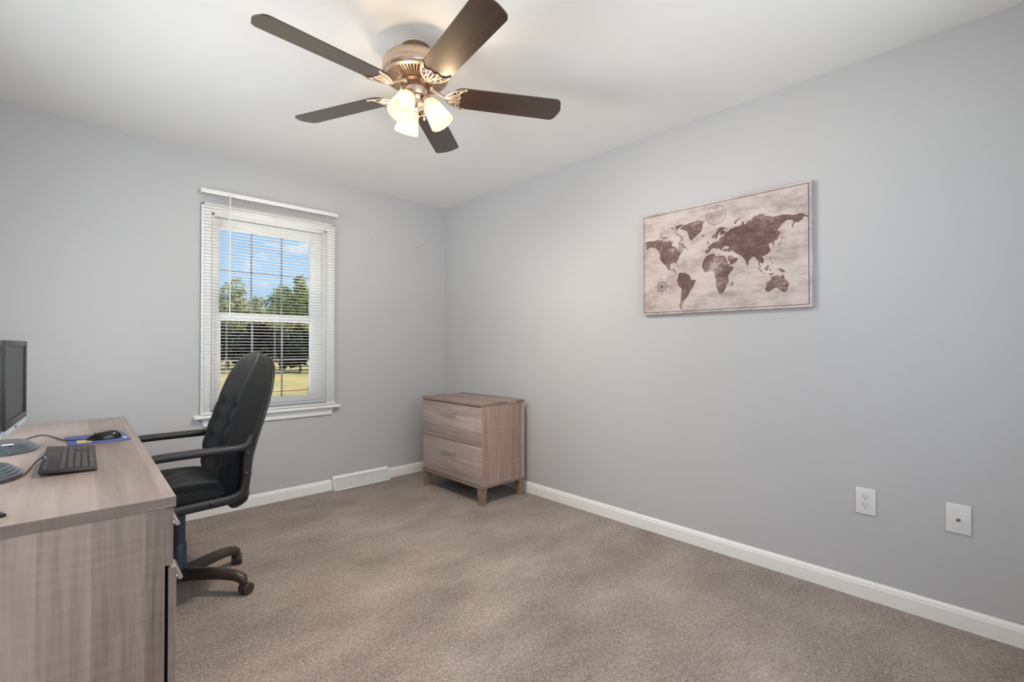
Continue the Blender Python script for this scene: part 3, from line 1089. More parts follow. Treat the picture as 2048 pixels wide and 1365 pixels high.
def ceiling_fan():
    w = tag(empty('ceiling_fan', (FAN.x, FAN.y, H)), 'five blade ceiling fan with brushed nickel motor and three lit frosted shades', 'ceiling fan')
    Z = lambda z: z - H
    b = MB()
    b.lathe([(0.064, Z(2.44)), (0.064, Z(2.405)), (0.059, Z(2.393)), (0.059, Z(2.368))], 40)
    b.build('canopy', M['pewter'], w)
    b = MB()
    b.lathe([(0.050, Z(2.388)), (0.104, Z(2.386)), (0.126, Z(2.382)), (0.138, Z(2.374)), (0.143, Z(2.364)), (0.1435, Z(2.350)), (0.1420, Z(2.338)), (0.1440, Z(2.334)),
             (0.1440, Z(2.322)), (0.1390, Z(2.312)), (0.134, Z(2.308)), (0.132, Z(2.312)), (0.05, Z(2.316))], 64)
    b.build('motor_housing', M['nickel'], w)
    b = MB()      # slotted vent ring
    n = 54
    b.lathe([(0.137, Z(2.313)), (0.137, Z(2.306)), (0.126, Z(2.302)), (0.126, Z(2.312))], 64, cap=False)
    b.lathe([(0.080, Z(2.302)), (0.080, Z(2.292)), (0.066, Z(2.290)), (0.066, Z(2.302))], 64, cap=False)
    for k in range(n):
        a = 2 * math.pi * k / n
        ca, sa = math.cos(a), math.sin(a)
        q = Vector((-sa, ca, 0)) * 0.0027
        p0 = Vector((0.079 * ca, 0.079 * sa, Z(2.2945)))
        p1 = Vector((0.127 * ca, 0.127 * sa, Z(2.3035)))
        u = Vector((0, 0, 0.006))
        b.hexa([p0 - q, p1 - q * 1.5, p1 + q * 1.5, p0 + q, p0 - q + u, p1 - q * 1.5 + u, p1 + q * 1.5 + u, p0 + q + u])
    b.build('vent_ring', M['nickel'], w)
    b = MB()      # dark inner flywheel
    b.lathe([(0.068, Z(2.302)), (0.068, Z(2.284)), (0.060, Z(2.276)), (0.060, Z(2.262)), (0.046, Z(2.258)), (0.046, Z(2.285))], 40)
    b.build('flywheel', M['pewter'], w)
    b = MB()
    b.lathe([(0.044, Z(2.290)), (0.049, Z(2.284)), (0.049, Z(2.236)), (0.046, Z(2.229)), (0.030, Z(2.225)), (0.026, Z(2.212)), (0.034, Z(2.205)), (0.034, Z(2.191)), (0.022, Z(2.181)), (0.012, Z(2.175)), (0.009, Z(2.165)), (0.004, Z(2.161))], 36)
    b.build('switch_housing', M['nickel'], w)
    # pull chains
    for (a, r, z1) in ((4.9, 0.047, 2.125), (0.9, 0.047, 2.15)):
        b = MB()
        x, y = r * math.cos(a), r * math.sin(a)
        b.tube([(x * .9, y * .9, Z(2.248)), (x * 1.08, y * 1.08, Z(2.246)), (x * 1.1, y * 1.1, Z(2.235)), (x * 1.1, y * 1.1, Z(z1))], 0.0011, 6)
        b.ball((x * 1.1, y * 1.1, Z(z1 - 0.008)), 0.0042, 10, 6, (1, 1, 2))
        b.build('pull_chain', M['steel'], w)

    # blades: local +X is outward
    def blade_mesh():
        b = MB()
        r0, r1, th = 0.158, 0.664, 0.0055
        prof = []
        rc, crown = 0.030, 0.010
        xs = [r0 + 0.055 * (1 - math.cos(math.pi / 2 * k / 10)) for k in range(10)] + [r0 + 0.055 + (r1 - crown - rc - r0 - 0.055) * k / 14 for k in range(15)]
        for x in xs:
            hw = 0.061 + 0.0075 * (x - r0) / (r1 - r0)
            if x < r0 + 0.055:
                hw -= 0.75 * (0.055 - math.sqrt(max(0, 0.055 ** 2 - (r0 + 0.055 - x) ** 2)))
            prof.append((x, hw, 0.0))
        for k in range(1, 11):       # rounded corners, slightly crowned end
            q = math.pi / 2 * k / 10
            prof.append((r1 - crown - rc + rc * math.sin(q), 0.0685 - rc * (1 - math.cos(q)), crown * (k / 10) ** 2))
        lo, hi = [], []
        n = 10
        for x, hw, cr in prof:
            row = []
            for j in range(n + 1):
                t = -1 + 2 * j / n
                row.append((x + cr * (1 - t * t), hw * t, th / 2))
            for j in range(n, -1, -1):
                t = -1 + 2 * j / n
                row.append((x + cr * (1 - t * t), hw * t, -th / 2))
            lo.append(row)
        b.grid(lo, close_u=True, cap=True)
        return b

    def iron_mesh():
        b = MB()
        zt = -0.0065
        root = Vector((0.058, 0, 0.030))
        b.tube([root, (0.075, 0, 0.026), (0.100, 0, 0.010), (0.128, 0, zt), (0.150, 0, zt)], [0.011, 0.010, 0.0085, 0.0075, 0.006], 10, smooth=1)
        b.box(0.050, 0.072, -0.013, 0.013, 0.022, 0.036, 0.003)
        for s in (1, -1):
            b.tube([(0.126, 0.002 * s, zt), (0.136, 0.022 * s, zt), (0.158, 0.042 * s, zt), (0.190, 0.055 * s, zt), (0.214, 0.060 * s, zt)], [0.0058, 0.0055, 0.005, 0.0045, 0.004, 0.004, 0.004, 0.004, 0.004, 0.005], 8, smooth=1)
            b.ball((0.214, 0.060 * s, zt), 0.0062, 10, 6)
            b.tube([(0.214, 0.060 * s, zt), (0.194, 0.048 * s, zt), (0.186, 0.030 * s, zt), (0.196, 0.016 * s, zt), (0.186, 0.0, zt)], 0.0040, 8, smooth=1)
            b.tube([(0.130, 0.004 * s, zt), (0.160, 0.014 * s, zt), (0.193, 0.017 * s, zt)], 0.0036, 8, smooth=1)
            b.tube([(0.140, 0.026 * s, zt), (0.160, 0.020 * s, zt), (0.187, 0.031 * s, zt)], 0.0034, 8, smooth=1)
            b.lathe([(0.0052, 0), (0.0052, 0.003), (0.003, 0.0045)], 10, Matrix.Translation((0.178, 0.038 * s, zt + 0.001)) @ Matrix.Rotation(math.pi, 4, 'X'))
        b.tube([(0.145, 0, zt), (0.188, 0, zt)], 0.0040, 8)
        return b
    bl = blade_mesh().build('blade', M['blade'])
    ir = iron_mesh().build('blade_iron', M['nickel'])
    for i, (az, droop) in enumerate(((183.9, 0.3), (260.2, 0.0), (330.1, 0.0), (41.9, -1.3), (113.9, 0.0))):
        bo = bl if i == 0 else bl.copy()
        io = ir if i == 0 else ir.copy()
        if i:
            COL.objects.link(bo)
            COL.objects.link(io)
        bo.parent = w
        io.parent = bo
        bo.location = (0, 0, Z(2.246))
        bo.rotation_mode = 'QUATERNION'
        bo.rotation_quaternion = (Matrix.Rotation(R(az), 4, 'Z') @ Matrix.Rotation(R(droop), 4, 'Y') @ Matrix.Rotation(R(-12), 4, 'X')).to_quaternion()

    # three tulip shades
    prof = [(0.0175, 0.0), (0.0235, 0.004), (0.0325, 0.016), (0.0395, 0.034), (0.0435, 0.056), (0.0475, 0.082), (0.0520, 0.106), (0.0545, 0.120)]
    inner = [(r - 0.003, z) for r, z in prof[::-1]]
    inner[0] = (0.0530, 0.1215)
    for i, az in enumerate((203, 318, 80)):
        tilt = 33
        m = Matrix.Translation((0, 0, Z(2.209))) @ Matrix.Rotation(R(az), 4, 'Z') @ Matrix.Translation((0.050, 0, 0.006)) @ Matrix.Rotation(R(180 - tilt), 4, 'Y')
        b = MB()
        p0 = m @ Vector((0, 0, 0.004))
        c0 = Matrix.Rotation(R(az), 4, 'Z') @ Vector((0.022, 0, Z(2.200)))
        c1 = Matrix.Rotation(R(az), 4, 'Z') @ Vector((0.046, 0, Z(2.221)))
        b.tube([c0, c1, m @ Vector((0, 0, -0.018)), m @ Vector((0, 0, -0.004))], 0.0068, 10, smooth=2)
        b.lathe([(0.010, -0.016), (0.0205, -0.012), (0.0225, -0.002), (0.0225, 0.007), (0.0195, 0.007)], 24, m)
        hd = b.build('lamp_holder', M['nickel'], w)
        b = MB()
        b.lathe(prof + inner, 40, m, cap=False)
        b.build('lamp_shade', M['shade'], w)
        b = MB()
        b.lathe([(0.009, 0.002), (0.011, 0.02), (0.0185, 0.042), (0.021, 0.056), (0.017, 0.070), (0.008, 0.077), (0.001, 0.079)], 20, m)
        b.build('bulb', M['bulb'], hd)
        p = m @ Vector((0, 0, 0.098)) + Vector((FAN.x, FAN.y, H))
        dn = m @ Vector((0, 0, 1.0)) + Vector((FAN.x, FAN.y, H))
        l = light('fan_lamp', 'SPOT', m @ Vector((0, 0, 0.118)) + Vector((FAN.x, FAN.y, H)), 16.0, (1.0, 0.97, 0.93), look=dn)
        l.data.spot_size = R(158)
        l.data.spot_blend = 0.5
        l.data.shadow_soft_size = 0.03
        l = light('fan_lamp_glow', 'POINT', p, 26.0, (1.0, 0.84, 0.66))
        l.data.shadow_soft_size = 0.02


ceiling_fan()

# ------------------------------------------------------------------ filing cabinet


def filing_cabinet():
    xf, xb, yr, yl, zt = -0.487, -0.062, -1.130, -0.383, 0.727
    cx, cy = (xf + xb) / 2, (yr + yl) / 2
    w = tag(empty('filing_cabinet', (cx, cy, 0)), 'low grey-brown wooden filing cabinet with two drawers in the room corner', 'cabinet')
    hx, hy = (xb - xf) / 2, (yl - yr) / 2
    b = MB()
    b.box(-hx - .004, hx, -hy - .002, hy + .002, zt - 0.023, zt, 0.0015)
    b.build('top', M['cab_top'], w)
    b = MB()
    b.box(-hx + .004, hx, -hy, -hy + .018, 0.142, zt - 0.023)
    b.box(-hx + .004, hx, hy - .018, hy, 0.142, zt - 0.023)
    b.box(hx - .012, hx, -hy + .018, hy - .018, 0.142, zt - 0.023)
    b.build('carcass', M['cab_side'], w, smooth=False)
    b = MB()
    b.box(-hx + .024, hx - .014, -hy + .02, hy - .02, 0.145, zt - .026)
    b.build('interior', M['void'], w, smooth=False)
    b = MB()
    b.box(-hx - .001, hx, -hy - .001, hy + .001, 0.122, 0.142, 0.001)
    b.build('bottom_panel', M['wood_edge'], w)
    for z0, z1, zh in ((0.147, 0.4180, 0.346), (0.4225, 0.6985, 0.636)):
        b = MB()
        b.box(-hx, -hx + .018, -hy + .003, hy - .003, z0, z1, 0.0012)
        d = b.build('drawer', M['wood_front'], w)
        b = MB()
        b.tube([(-hx - .026, -.098, zh), (-hx - .026, .098, zh)], 0.0058, 12)
        for s in (-.078, .078):
            b.tube([(-hx + .001, s, zh), (-hx - .026, s, zh)], 0.0045, 10)
        b.build('bar_handle', M['steel'], d)
    for sx in (-1, 1):
        for sy in (-1, 1):
            b = MB()
            ox, oy = sx * (hx - .002), sy * (hy - .002)
            a, c = 0.052, 0.034

            def loop(k, z, s):
                o2x, o2y = ox - sx * s, oy - sy * s
                p = [(o2x, o2y, z), (o2x - sx * k, o2y, z), (o2x - sx * k, o2y - sy * k, z), (o2x, o2y - sy * k, z)]
                return p if sx * sy > 0 else p[::-1]
            b.hexa(loop(c, 0.0, 0.006) + loop(a, 0.122, 0.0))
            b.build('leg', M['leg_wood'], w, smooth=False)


filing_cabinet()

# ------------------------------------------------------------------ desk and what stands on it


def desk():
    w = tag(empty('desk', (-2.780, -1.340, 0), R(-1.17)), 'long grey-brown wooden office desk along the left with drawers at its near end', 'desk')
    hx, hy, zt = 0.375, 0.905, 0.760
    b = MB()
    b.box(-hx, hx, -hy, hy, zt - 0.027, zt, 0.0015)
    o = b.build('desk_top', [M['wood_top'], M['wood_edge']], w, smooth=False)
    for f in o.data.polygons:
        if abs(f.normal.y) > .7 or abs(f.normal.x) > .7:
            f.material_index = 1
    zu = zt - 0.027
    for s in (-1, 1):
        b = MB()
        y0 = s * (hy - .004)
        y1 = y0 - s * 0.020
        b.box(-hx + .01, hx - .022, min(y0, y1), max(y0, y1), 0.02, zu, 0.0008)
        b.build('end_panel', M['wood_side'], w, smooth=False)
    b = MB()
    b.box(-hx + .012, -hx + .030, -hy + .026, hy - .026, 0.30, zu)
    b.build('modesty_panel', M['wood_edge'], w, smooth=False)
    for s in (-1, 1):
        deep = .455 if s < 0 else .270
        ya, yb = s * (hy - .026), s * (hy - deep)
        b = MB()
        b.box(-hx + .034, hx - .044, min(ya, yb), max(ya, yb), 0.06, zu)
        b.build('pedestal', M['void'], w, smooth=False)
        b = MB()
        yi = yb - s * 0.018
        b.box(-hx + .034, hx - .024, min(yb, yi), max(yb, yi), 0.05, zu)
        b.build('inner_panel', M['wood_side'], w, smooth=False)
        for z0, z1, zh, out in ((0.588, zu - .003, 0.640, 0.0), (0.065, 0.580, 0.487, 0.007)):
            b = MB()
            y_in = s * (hy - deep)
            y_out = s * (hy - .006)
            b.box(hx - .022 + out, hx - .005 + out, min(y_in, y_out), max(y_in, y_out), z0, z1, 0.001)
            d = b.build('drawer', M['wood_side'], w, smooth=False)
            b = MB()
            yc = s * (hy - deep / 2 - .004)
            xh = hx + .024 + out
            b.tube([(xh, yc - .066, zh), (xh, yc + .066, zh)], 0.0062, 12)
            for q in (-.050, .050):
                b.tube([(hx - .006 + out, yc + q, zh), (xh, yc + q, zh)], 0.0042, 10)
            b.build('bar_handle', M['steel'], d)
    for sx in (-1, 1):
        for sy in (-1, 1):
            b = MB()
            b.box(sx * (hx - .05) - .022, sx * (hx - .05) + .022, sy * (hy - .035) - .025, sy * (hy - .035) + .025, 0, 0.06)
            b.build('foot', M['leg_wood'], w, smooth=False)


desk()
DT = 0.760


def monitor(loc, rz, label, sticker):
    w = tag(empty('monitor', (loc[0], loc[1], DT), rz), label, 'monitor', 'monitors on the desk')
    # stepped oval foot
    b = MB()
    steps = [(0.106, 0.0), (0.106, 0.006), (0.099, 0.010), (0.098, 0.013), (0.091, 0.017), (0.090, 0.020), (0.083, 0.024), (0.082, 0.027), (0.074, 0.030), (0.060, 0.0315)]
    rows = []
    for r, z in steps:
        row = []
        for k in range(56):
            a = 2 * math.pi * k / 56
            row.append((r * math.cos(a), r * 1.28 * math.sin(a), z))
        rows.append(row)
    b.grid(rows, close_u=True, cap=True)
    foot = b.build('foot', M['base_black'], w, angle=25)
    if sticker:
        b = MB()
        b.box(0.020, 0.048, -0.085, -0.060, 0.0318, 0.0324)
        b.build('sticker', M['white'], foot, smooth=False)
    b = MB()
    b.box(-0.062, -0.030, -0.045, 0.045, 0.028, 0.250, 0.010)
    b.box(-0.040, 0.016, -0.07, 0.07, 0.19, 0.30, 0.006)
    b.build('neck', M['mon_black'], w)
    z0, z1, hw = 0.098, 0.397, 0.222
    b = MB()
    b.box(0.012, 0.040, -hw, hw, z0, z1, 0.004)
    b.build('back_case', M['mon_black'], w)
    b = MB()
    f = 0.018
    for (a0, a1, c0, c1) in ((-hw, -hw + f, z0, z1), (hw - f, hw, z0, z1), (-hw + f, hw - f, z1 - f, z1), (-hw + f, hw - f, z0, z0 + f + .006)):
        b.box(0.034, 0.048, a0, a1, c0, c1, 0.0015)
    b.build('bezel', M['mon_black'], w)
    b = MB()
    g = f
    for (a0, a1, c0, c1) in ((-hw + g, -hw + g + .004, z0 + g, z1 - g), (hw - g - .012, hw - g, z0 + g, z1 - g), (-hw + g, hw - g, z1 - g - .004, z1 - g)):
        b.box(0.040, 0.0445, a0, a1, c0, c1)
    b.build('bezel_inner_edge', M['mon_inner'], w, smooth=False)
    b = MB()
    b.box(0.038, 0.0415, -hw + f, hw - f, z0 + f, z1 - f)
    b.build('screen', M['screen'], w, smooth=False)
    b = MB()
    b.hexa([(0.014, -hw + .012, z0 - .017), (0.048, -hw + .016, z0 - .017), (0.048, hw - .016, z0 - .017), (0.014, hw - .012, z0 - .017),
            (0.014, -hw + .002, z0 + .001), (0.0475, -hw + .002, z0 + .001), (0.0475, hw - .002, z0 + .001), (0.014, hw - .002, z0 + .001)])
    lip = b.build('lower_lip', M['silver'], w, smooth=False)
    b = MB()
    for k in range(2):
        b.box(0.0455, 0.0495, -0.05 + k * 0.022, -0.038 + k * 0.022, z0 - .011, z0 - .006)
    b.build('buttons', M['mon_inner'], lip, smooth=False)
    return w


monitor((-2.799, -1.214), R(-4.0), 'black flat monitor with silver lower lip standing farther back on the desk', True)
monitor((-2.823, -1.680), R(0.0), 'black flat monitor cut by the left picture edge, nearer on the desk', False)


def keyboard():
    w = tag(empty('keyboard', (-2.613, -1.568, DT), R(-1.5)), 'black full size keyboard lying on the desk in front of the monitors', 'keyboard')
    hx, hy = 0.064, 0.222

    def zt(x):       # back (-x) is raised
        return 0.0205 - (x + hx) / (2 * hx) * 0.0115
    b = MB()
    b.hexa([(-hx, -hy, .010), (hx, -hy, .0015), (hx, hy, .0015), (-hx, hy, .010), (-hx - .001, -hy, zt(-hx)), (hx, -hy, zt(hx)), (hx, hy, zt(hx)), (-hx - .001, hy, zt(-hx))])
    bmesh.ops.bevel(b.bm, geom=list(b.bm.edges), offset=0.0022, segments=2, profile=.5, affect='EDGES')
    b.build('case', M['kb'], w)
    for s in (-1, 1):
        b = MB()
        b.box(-hx + .004, -hx + .016, s * hy * .8 - .012, s * hy * .8 + .012, 0, .013)
        b.build('flip_foot', M['kb'], w)
    mesh = {}
    tilt = math.atan2(0.0115, 2 * hx)
    count = [0]

    def key(x, y, ly, lx=0.0145):
        kk = (round(ly, 4), round(lx, 4))
        if kk not in mesh:
            b = MB()
            a, c = lx / 2, ly / 2
            b.hexa([(-a, -c, 0), (a, -c, 0), (a, c, 0), (-a, c, 0), (-a * .80, -c * .84, .0045), (a * .80, -c * .84, .0045), (a * .80, c * .84, .0045), (-a * .80, c * .84, .0045)])
            o = b.build('key', M['key'], w, smooth=False)
            mesh[kk] = o.data
        else:
            o = bpy.data.objects.new('key', mesh[kk])
            COL.objects.link(o)
            o.parent = w
        o.location = (x, y, zt(x) - .0004)
        o.rotation_euler = (0, tilt, 0)
        count[0] += 1
    p = 0.0183       # pitch along y
    q = 0.0165
    xr = [hx - .0125 - k * q for k in range(5)]     # rows from the front (space bar) to the number row
    yl = -hy + .012
    y = yl
    for ln in (1.25, 1.25, 1.25, 5.2, 1.25, 1.25, 1.25, 1.3):
        key(xr[0], y + ln * p / 2, ln * p - .0016)
        y += ln * p
    for k, (first, n, last) in enumerate(((2.25, 10, 1.75), (1.75, 11, 1.25), (1.5, 12, .5), (1.0, 12, 1.0)), 1):
        y = yl
        for ln in [first] + [1] * n + [last]:
            key(xr[k], y + ln * p / 2, ln * p - .0016)
            y += ln * p
    xf = -hx + .012
    for g in range(4):
        for k in range(3):
            key(xf, yl + (g * 4 + k) * p * .88 + p / 2, p - .004, 0.011)
    # navigation block and numeric pad
    y1 = yl + 14 * p + .006
    for rr in (4, 3):
        for k in range(3):
            key(xr[rr], y1 + k * p + p / 2, p - .0016)
    for k in range(3):
        key(xr[0], y1 + k * p + p / 2, p - .0016)
    key(xr[1], y1 + p * 1.5, p - .0016)
    y2 = y1 + 3 * p + .006
    for rr in range(5):
        for k in range(3 if rr else 2):
            if count[0] < 100:
                key(xr[rr], y2 + k * p + p / 2, p - .0016)
    b = MB()
    b.box(-hx + .004, -hx + .009, -.016, .016, zt(-hx) - .0006, zt(-hx) + .0002)
    b.build('badge', M['silver'], w, smooth=False)
    b = MB()
    inv = w.matrix_basis.inverted() if False else None
    W2L = (Matrix.Translation(w.location) @ Matrix.Rotation(w.rotation_euler.z, 4, 'Z')).inverted()
    pts = [(-2.676, -1.520, DT + .016), (-2.690, -1.535, DT + .008), (-2.700, -1.590, DT + .003), (-2.704, -1.645, DT + .003), (-2.7090, -1.705, DT + .003), (-2.728, -1.775, DT + .003), (-2.775, -1.826, DT + .003), (-2.86, -1.84, DT + .003), (-2.98, -1.85, DT + .003)]
    b.tube([W2L @ Vector(q) for q in pts], 0.0021, 8, smooth=2)
    b.build('cord', M['cord'], w)


keyboard()


def mouse_and_pad():
    w = tag(empty('mouse_pad', (-2.527, -1.145, DT), R(2.5)), 'thin blue mouse pad with a white and yellow printed square on the desk', 'mouse pad')
    b = MB()
    b.box(-.092, .092, -.116, .116, 0, .004, 0.0012)
    b.build('pad', M['pad'], w)
    b = MB()
    b.box(-.066, -.024, -.094, .000, .0041, .0044)
    pr = b.build('white_print', M['white'], w, smooth=False)
    b = MB()
    b.box(-.063, -.026, -.092, -.045, .0045, .0047)
    b.build('yellow_print', M['yellow'], w, smooth=False)
    b = MB()
    b.box(.074, .084, -.085, -.03, .0041, .0044)
    b.build('small_print', M['silver'], w, smooth=False)

    loc = (-2.508, -1.190, DT + .0045)
    w = tag(empty('mouse', loc, R(176)), 'glossy black computer mouse sitting on the blue pad', 'mouse')
    b = MB()
    rows = []
    L, Wd, Ht = 0.054, 0.031, 0.036
    n = 20
    for i in range(n + 1):
        t = -1 + 2 * i / n
        x = L * t
        wd = Wd * math.sqrt(max(1e-4, 1 - abs(t) ** 2.6)) * (1.0 + .05 * math.cos(t * 3))
        h = Ht * math.sqrt(max(1e-4, 1 - abs(t) ** 2.8)) * (0.80 - 0.24 * t)
        row = []
        for k in range(25):
            a = math.pi * k / 24
            row.append((x, wd * math.copysign(abs(math.cos(a)) ** .7, math.cos(a)), max(0.0015, h * math.sin(a) ** .8 + .0015)))
        rows.append(row)
    b.grid(rows, close_u=True, cap=True)
    b.build('shell', M['mouse'], w, angle=50)
    b = MB()
    b.ball((0.026, 0, 0.0205), 0.0065, 12, 8, (1.3, .5, 1))
    b.build('scroll_wheel', M['kb'], w)
    b = MB()
    W2L = (Matrix.Translation(loc) @ Matrix.Rotation(R(176), 4, 'Z')).inverted()
    pts = [(-2.556, -1.187, DT + .010), (-2.575, -1.182, DT + .0085), (-2.605, -1.165, DT + .007), (-2.630, -1.11, DT + .003), (-2.655, -1.00, DT + .003), (-2.685, -0.895, DT + .003), (-2.715, -0.915, DT + .003), (-2.745, -1.00, DT + .003), (-2.772, -1.078, DT + .003), (-2.83, -1.06, DT + .003), (-2.98, -0.98, DT + .003)]
    b.tube([W2L @ Vector(q) for q in pts], 0.0021, 8, smooth=2)
    b.build('cord', M['cord'], w)


mouse_and_pad()

b = MB()       # black handset whose tip shows at the left edge
b.box(-.060, .022, -.050, .022, 0, .007, 0.003, 3)
o = b.build('desk_gadget', M['mouse'])
o.location = (-2.7595, -2.128, DT)
o.rotation_euler = (0, 0, R(20))
tag(o, 'small black gadget on the near end of the desk, cut by the left picture edge', 'gadget')

# ------------------------------------------------------------------ office chair


def office_chair():
    ox, oy = -2.240, -1.065
    w = tag(empty('office_chair', (ox, oy, 0)), 'black fabric swivel office chair with tall tufted back, pulled up to the desk', 'chair')

    def lc(p):
        return Vector((p[0] - ox, p[1] - oy, p[2]))
    # star base, five casters
    angs = [-45 + 72 * k for k in range(5)]
    b = MB()
    b.lathe([(0.022, 0.112), (0.040, 0.110), (0.044, 0.098), (0.040, 0.070), (0.030, 0.064)], 28)
    for a in angs:
        d = Vector((math.cos(R(a)), math.sin(R(a)), 0))
        pts = [d * 0.025 + Vector((0, 0, .090)), d * 0.09 + Vector((0, 0, .094)), d * 0.17 + Vector((0, 0, .096)), d * 0.25 + Vector((0, 0, .092)), d * 0.295 + Vector((0, 0, .078)), d * 0.304 + Vector((0, 0, .058))]
        b.tube(pts, [0.031, 0.030, 0.029, 0.028, 0.027, 0.026, 0.025, 0.024, 0.023, 0.022, 0.020, 0.018], 12, ry=None, smooth=1)
    base = b.build('star_base', M['brown_pl'], w, angle=50)
    first = None
    for k, a in enumerate(angs):
        d = Vector((math.cos(R(a)), math.sin(R(a)), 0))
        if first is None:
            b = MB()
            b.lathe([(0.009, 0.062), (0.009, 0.046), (0.016, 0.044), (0.016, 0.034), (0.008, 0.032)], 14)
            b.box(-0.020, 0.024, -0.006, 0.006, 0.016, 0.044, 0.004)
            first = b.build('caster', M['brown_pl'], w)
            for s in (-1, 1):
                b = MB()
                m = Matrix.Translation((0.012, s * 0.0145, 0.0265)) @ Matrix.Rotation(math.pi / 2, 4, 'X')
                b.lathe([(0.008, -0.0095), (0.022, -0.0095), (0.026, -0.006), (0.0265, 0), (0.026, 0.006), (0.022, 0.0095), (0.008, 0.0095)], 26, m)
                b.build('wheel', M['brown_pl'], first)
            c = first
        else:
            c = copy_tree(first, w)
        c.location = d * 0.304
        c.rotation_euler = (0, 0, R((20, 75, 200, 100, 140)[k]))
    b = MB()
    b.lathe([(0.0315, 0.100), (0.0318, 0.225), (0.0285, 0.232), (0.022, 0.233)], 32)
    col = b.build('column_cover', M['slate_pl'], w)
    b = MB()
    b.lathe([(0.0268, 0.228), (0.0255, 0.405)], 28)
    b.build('gas_column', M['slate_pl'], w)
    b = MB()
    b.box(-0.13, 0.10, -0.11, 0.11, 0.392, 0.425, 0.012)
    b.box(-0.23, 0.17, -0.215, 0.215, 0.422, 0.448, 0.008)
    b.build('seat_plate', M['black_pl'], w)

    def dent(u, v, pts, s):
        return sum(math.exp(-((u - a) ** 2 + (v - c) ** 2) / (s * s)) for a, c in pts)
    # seat cushion: superellipse puff, x from -0.25 to 0.17
    b = MB()
    hx, hy, hz = 0.235, 0.252, 0.044
    cx, cz = -0.075, 0.488
    nu, nv = 56, 28
    btn = [(-0.11, -0.09), (-0.11, 0.09), (0.02, -0.09), (0.02, 0.09), (0.02, 0.0), (-0.11, 0.0)]
    rows = []
    for i in range(nv + 1):
        ph = -math.pi / 2 + math.pi * i / nv
        row = []
        ce = math.copysign(abs(math.cos(ph)) ** 0.42, math.cos(ph))
        se = math.copysign(abs(math.sin(ph)) ** 0.75, math.sin(ph))
        for j in range(nu):
            th = 2 * math.pi * j / nu
            x = hx * ce * math.copysign(abs(math.cos(th)) ** 0.42, math.cos(th))
            y = hy * ce * math.copysign(abs(math.sin(th)) ** 0.42, math.sin(th))
            z = hz * se
            row.append(Vector((x + cx, y, z + cz)))
        rows.append(row)
    b.grid(rows, close_u=True, cap=True)
    bmesh.ops.subdivide_edges(b.bm, edges=[e for e in b.bm.edges if e.verts[0].co.z > cz + .03 and e.verts[1].co.z > cz + .03], cuts=2, use_grid_fill=True)
    for v in b.bm.verts:
        if v.co.z > cz + .004:
            u, q = v.co.x - cx, v.co.y
            k = min(1, (v.co.z - cz) / 0.03)
            v.co.z -= k * (0.020 * dent(u, q, btn, 0.036) + 0.006 * math.exp(-(u + 0.045) ** 2 / 0.0005))
            v.co.z += k * 0.010 * math.exp(-(abs(q) - 0.195) ** 2 / 0.0016)
    b.build('seat_cushion', M['chair_fab'], w, angle=80)
    # backrest: stacked rounded sections along a leaning spine
    spine = [(0.394, -2.020, .014), (0.400, -2.024, .032), (0.414, -2.030, .046), (0.440, -2.038, .056), (0.50, -2.050, .063), (0.56, -2.056, .066), (0.64, -2.047, .067), (0.72, -2.026, .067), (0.80, -2.000, .067), (0.88, -1.974, .066), (0.95, -1.952, .063), (1.01, -1.934, .058), (1.05, -1.921, .052), (1.078, -1.911, .043), (1.094, -1.905, .030), (1.101, -1.902, .012)]
    wid = [0.120, 0.175, 0.203, 0.225, 0.238, 0.243, 0.245, 0.244, 0.240, 0.232, 0.218, 0.194, 0.166, 0.130, 0.085, 0.030]

    def interp(t):
        i = min(int(t), len(spine) - 2)
        f = t - i
        a, c = spine[i], spine[i + 1]
        return [a[k] + (c[k] - a[k]) * f for k in range(3)] + [wid[i] + (wid[i + 1] - wid[i]) * f]
    NT_ = 78
    sect = []
    buttons = [(yy, zz) for zz in (0.60, 0.68, 0.76, 0.84) for yy in (-0.105, 0.0, 0.105)]
    nseg = 72
    rows = []
    edge = {1: [], -1: []}
    for i in range(NT_ + 1):
        t = (len(spine) - 1) * i / NT_
        z, x, hd, hw = interp(t)
        z2, x2 = interp(min(len(spine) - 1, t + .3))[:2]
        z1, x1 = interp(max(0, t - .3))[:2]
        tang = Vector((x2 - x1, 0, z2 - z1)).normalized()
        nrm = Vector((-tang.z, 0, tang.x))       # toward the sitter (-x)
        row = []
        for j in range(nseg):
            th = 2 * math.pi * j / nseg
            c, s = math.cos(th), math.sin(th)
            dn = hd * math.copysign(abs(c) ** 0.62, c)
            yy = hw * math.copysign(abs(s) ** 0.62, s)
            if c > 0:
                fr = min(1.0, c / 0.4)
                bump = 0.016 * dent(yy, z, buttons, 0.034)
                bump += 0.010 * sum(math.exp(-(z - q) ** 2 / 0.0002) for q in (0.60, 0.68, 0.76, 0.84)) * (1 if abs(yy) < .17 else max(0, 1 - (abs(yy) - .17) / .03))
                bump -= 0.012 * math.exp(-((abs(yy) - 0.185) / 0.03) ** 2)
                dn -= fr * bump
            p = Vector((x - ox, 0, z)) + nrm * dn + Vector((0, yy, 0))
            row.append(p)
        rows.append(row)
        for s in (1, -1):
            th = R(52) * s
            c_, s_ = math.cos(th), math.sin(th)
            if 0.5 < z < 1.09:
                edge[s].append(Vector((x - ox, 0, z)) + nrm * (hd * abs(c_) ** .62 + .001) + Vector((0, hw * math.copysign(abs(s_) ** .62, s_) * 1.004, 0)))
    b = MB()
    b.grid(rows, close_u=True, cap=True)
    back = b.build('backrest', M['chair_fab'], w, angle=80)
    for s in (1, -1):
        b = MB()
        b.tube(edge[s], 0.0036, 7)
        b.build('piping', M['piping'], back)
    # hard shell behind the backrest
    b = MB()
    rows = []
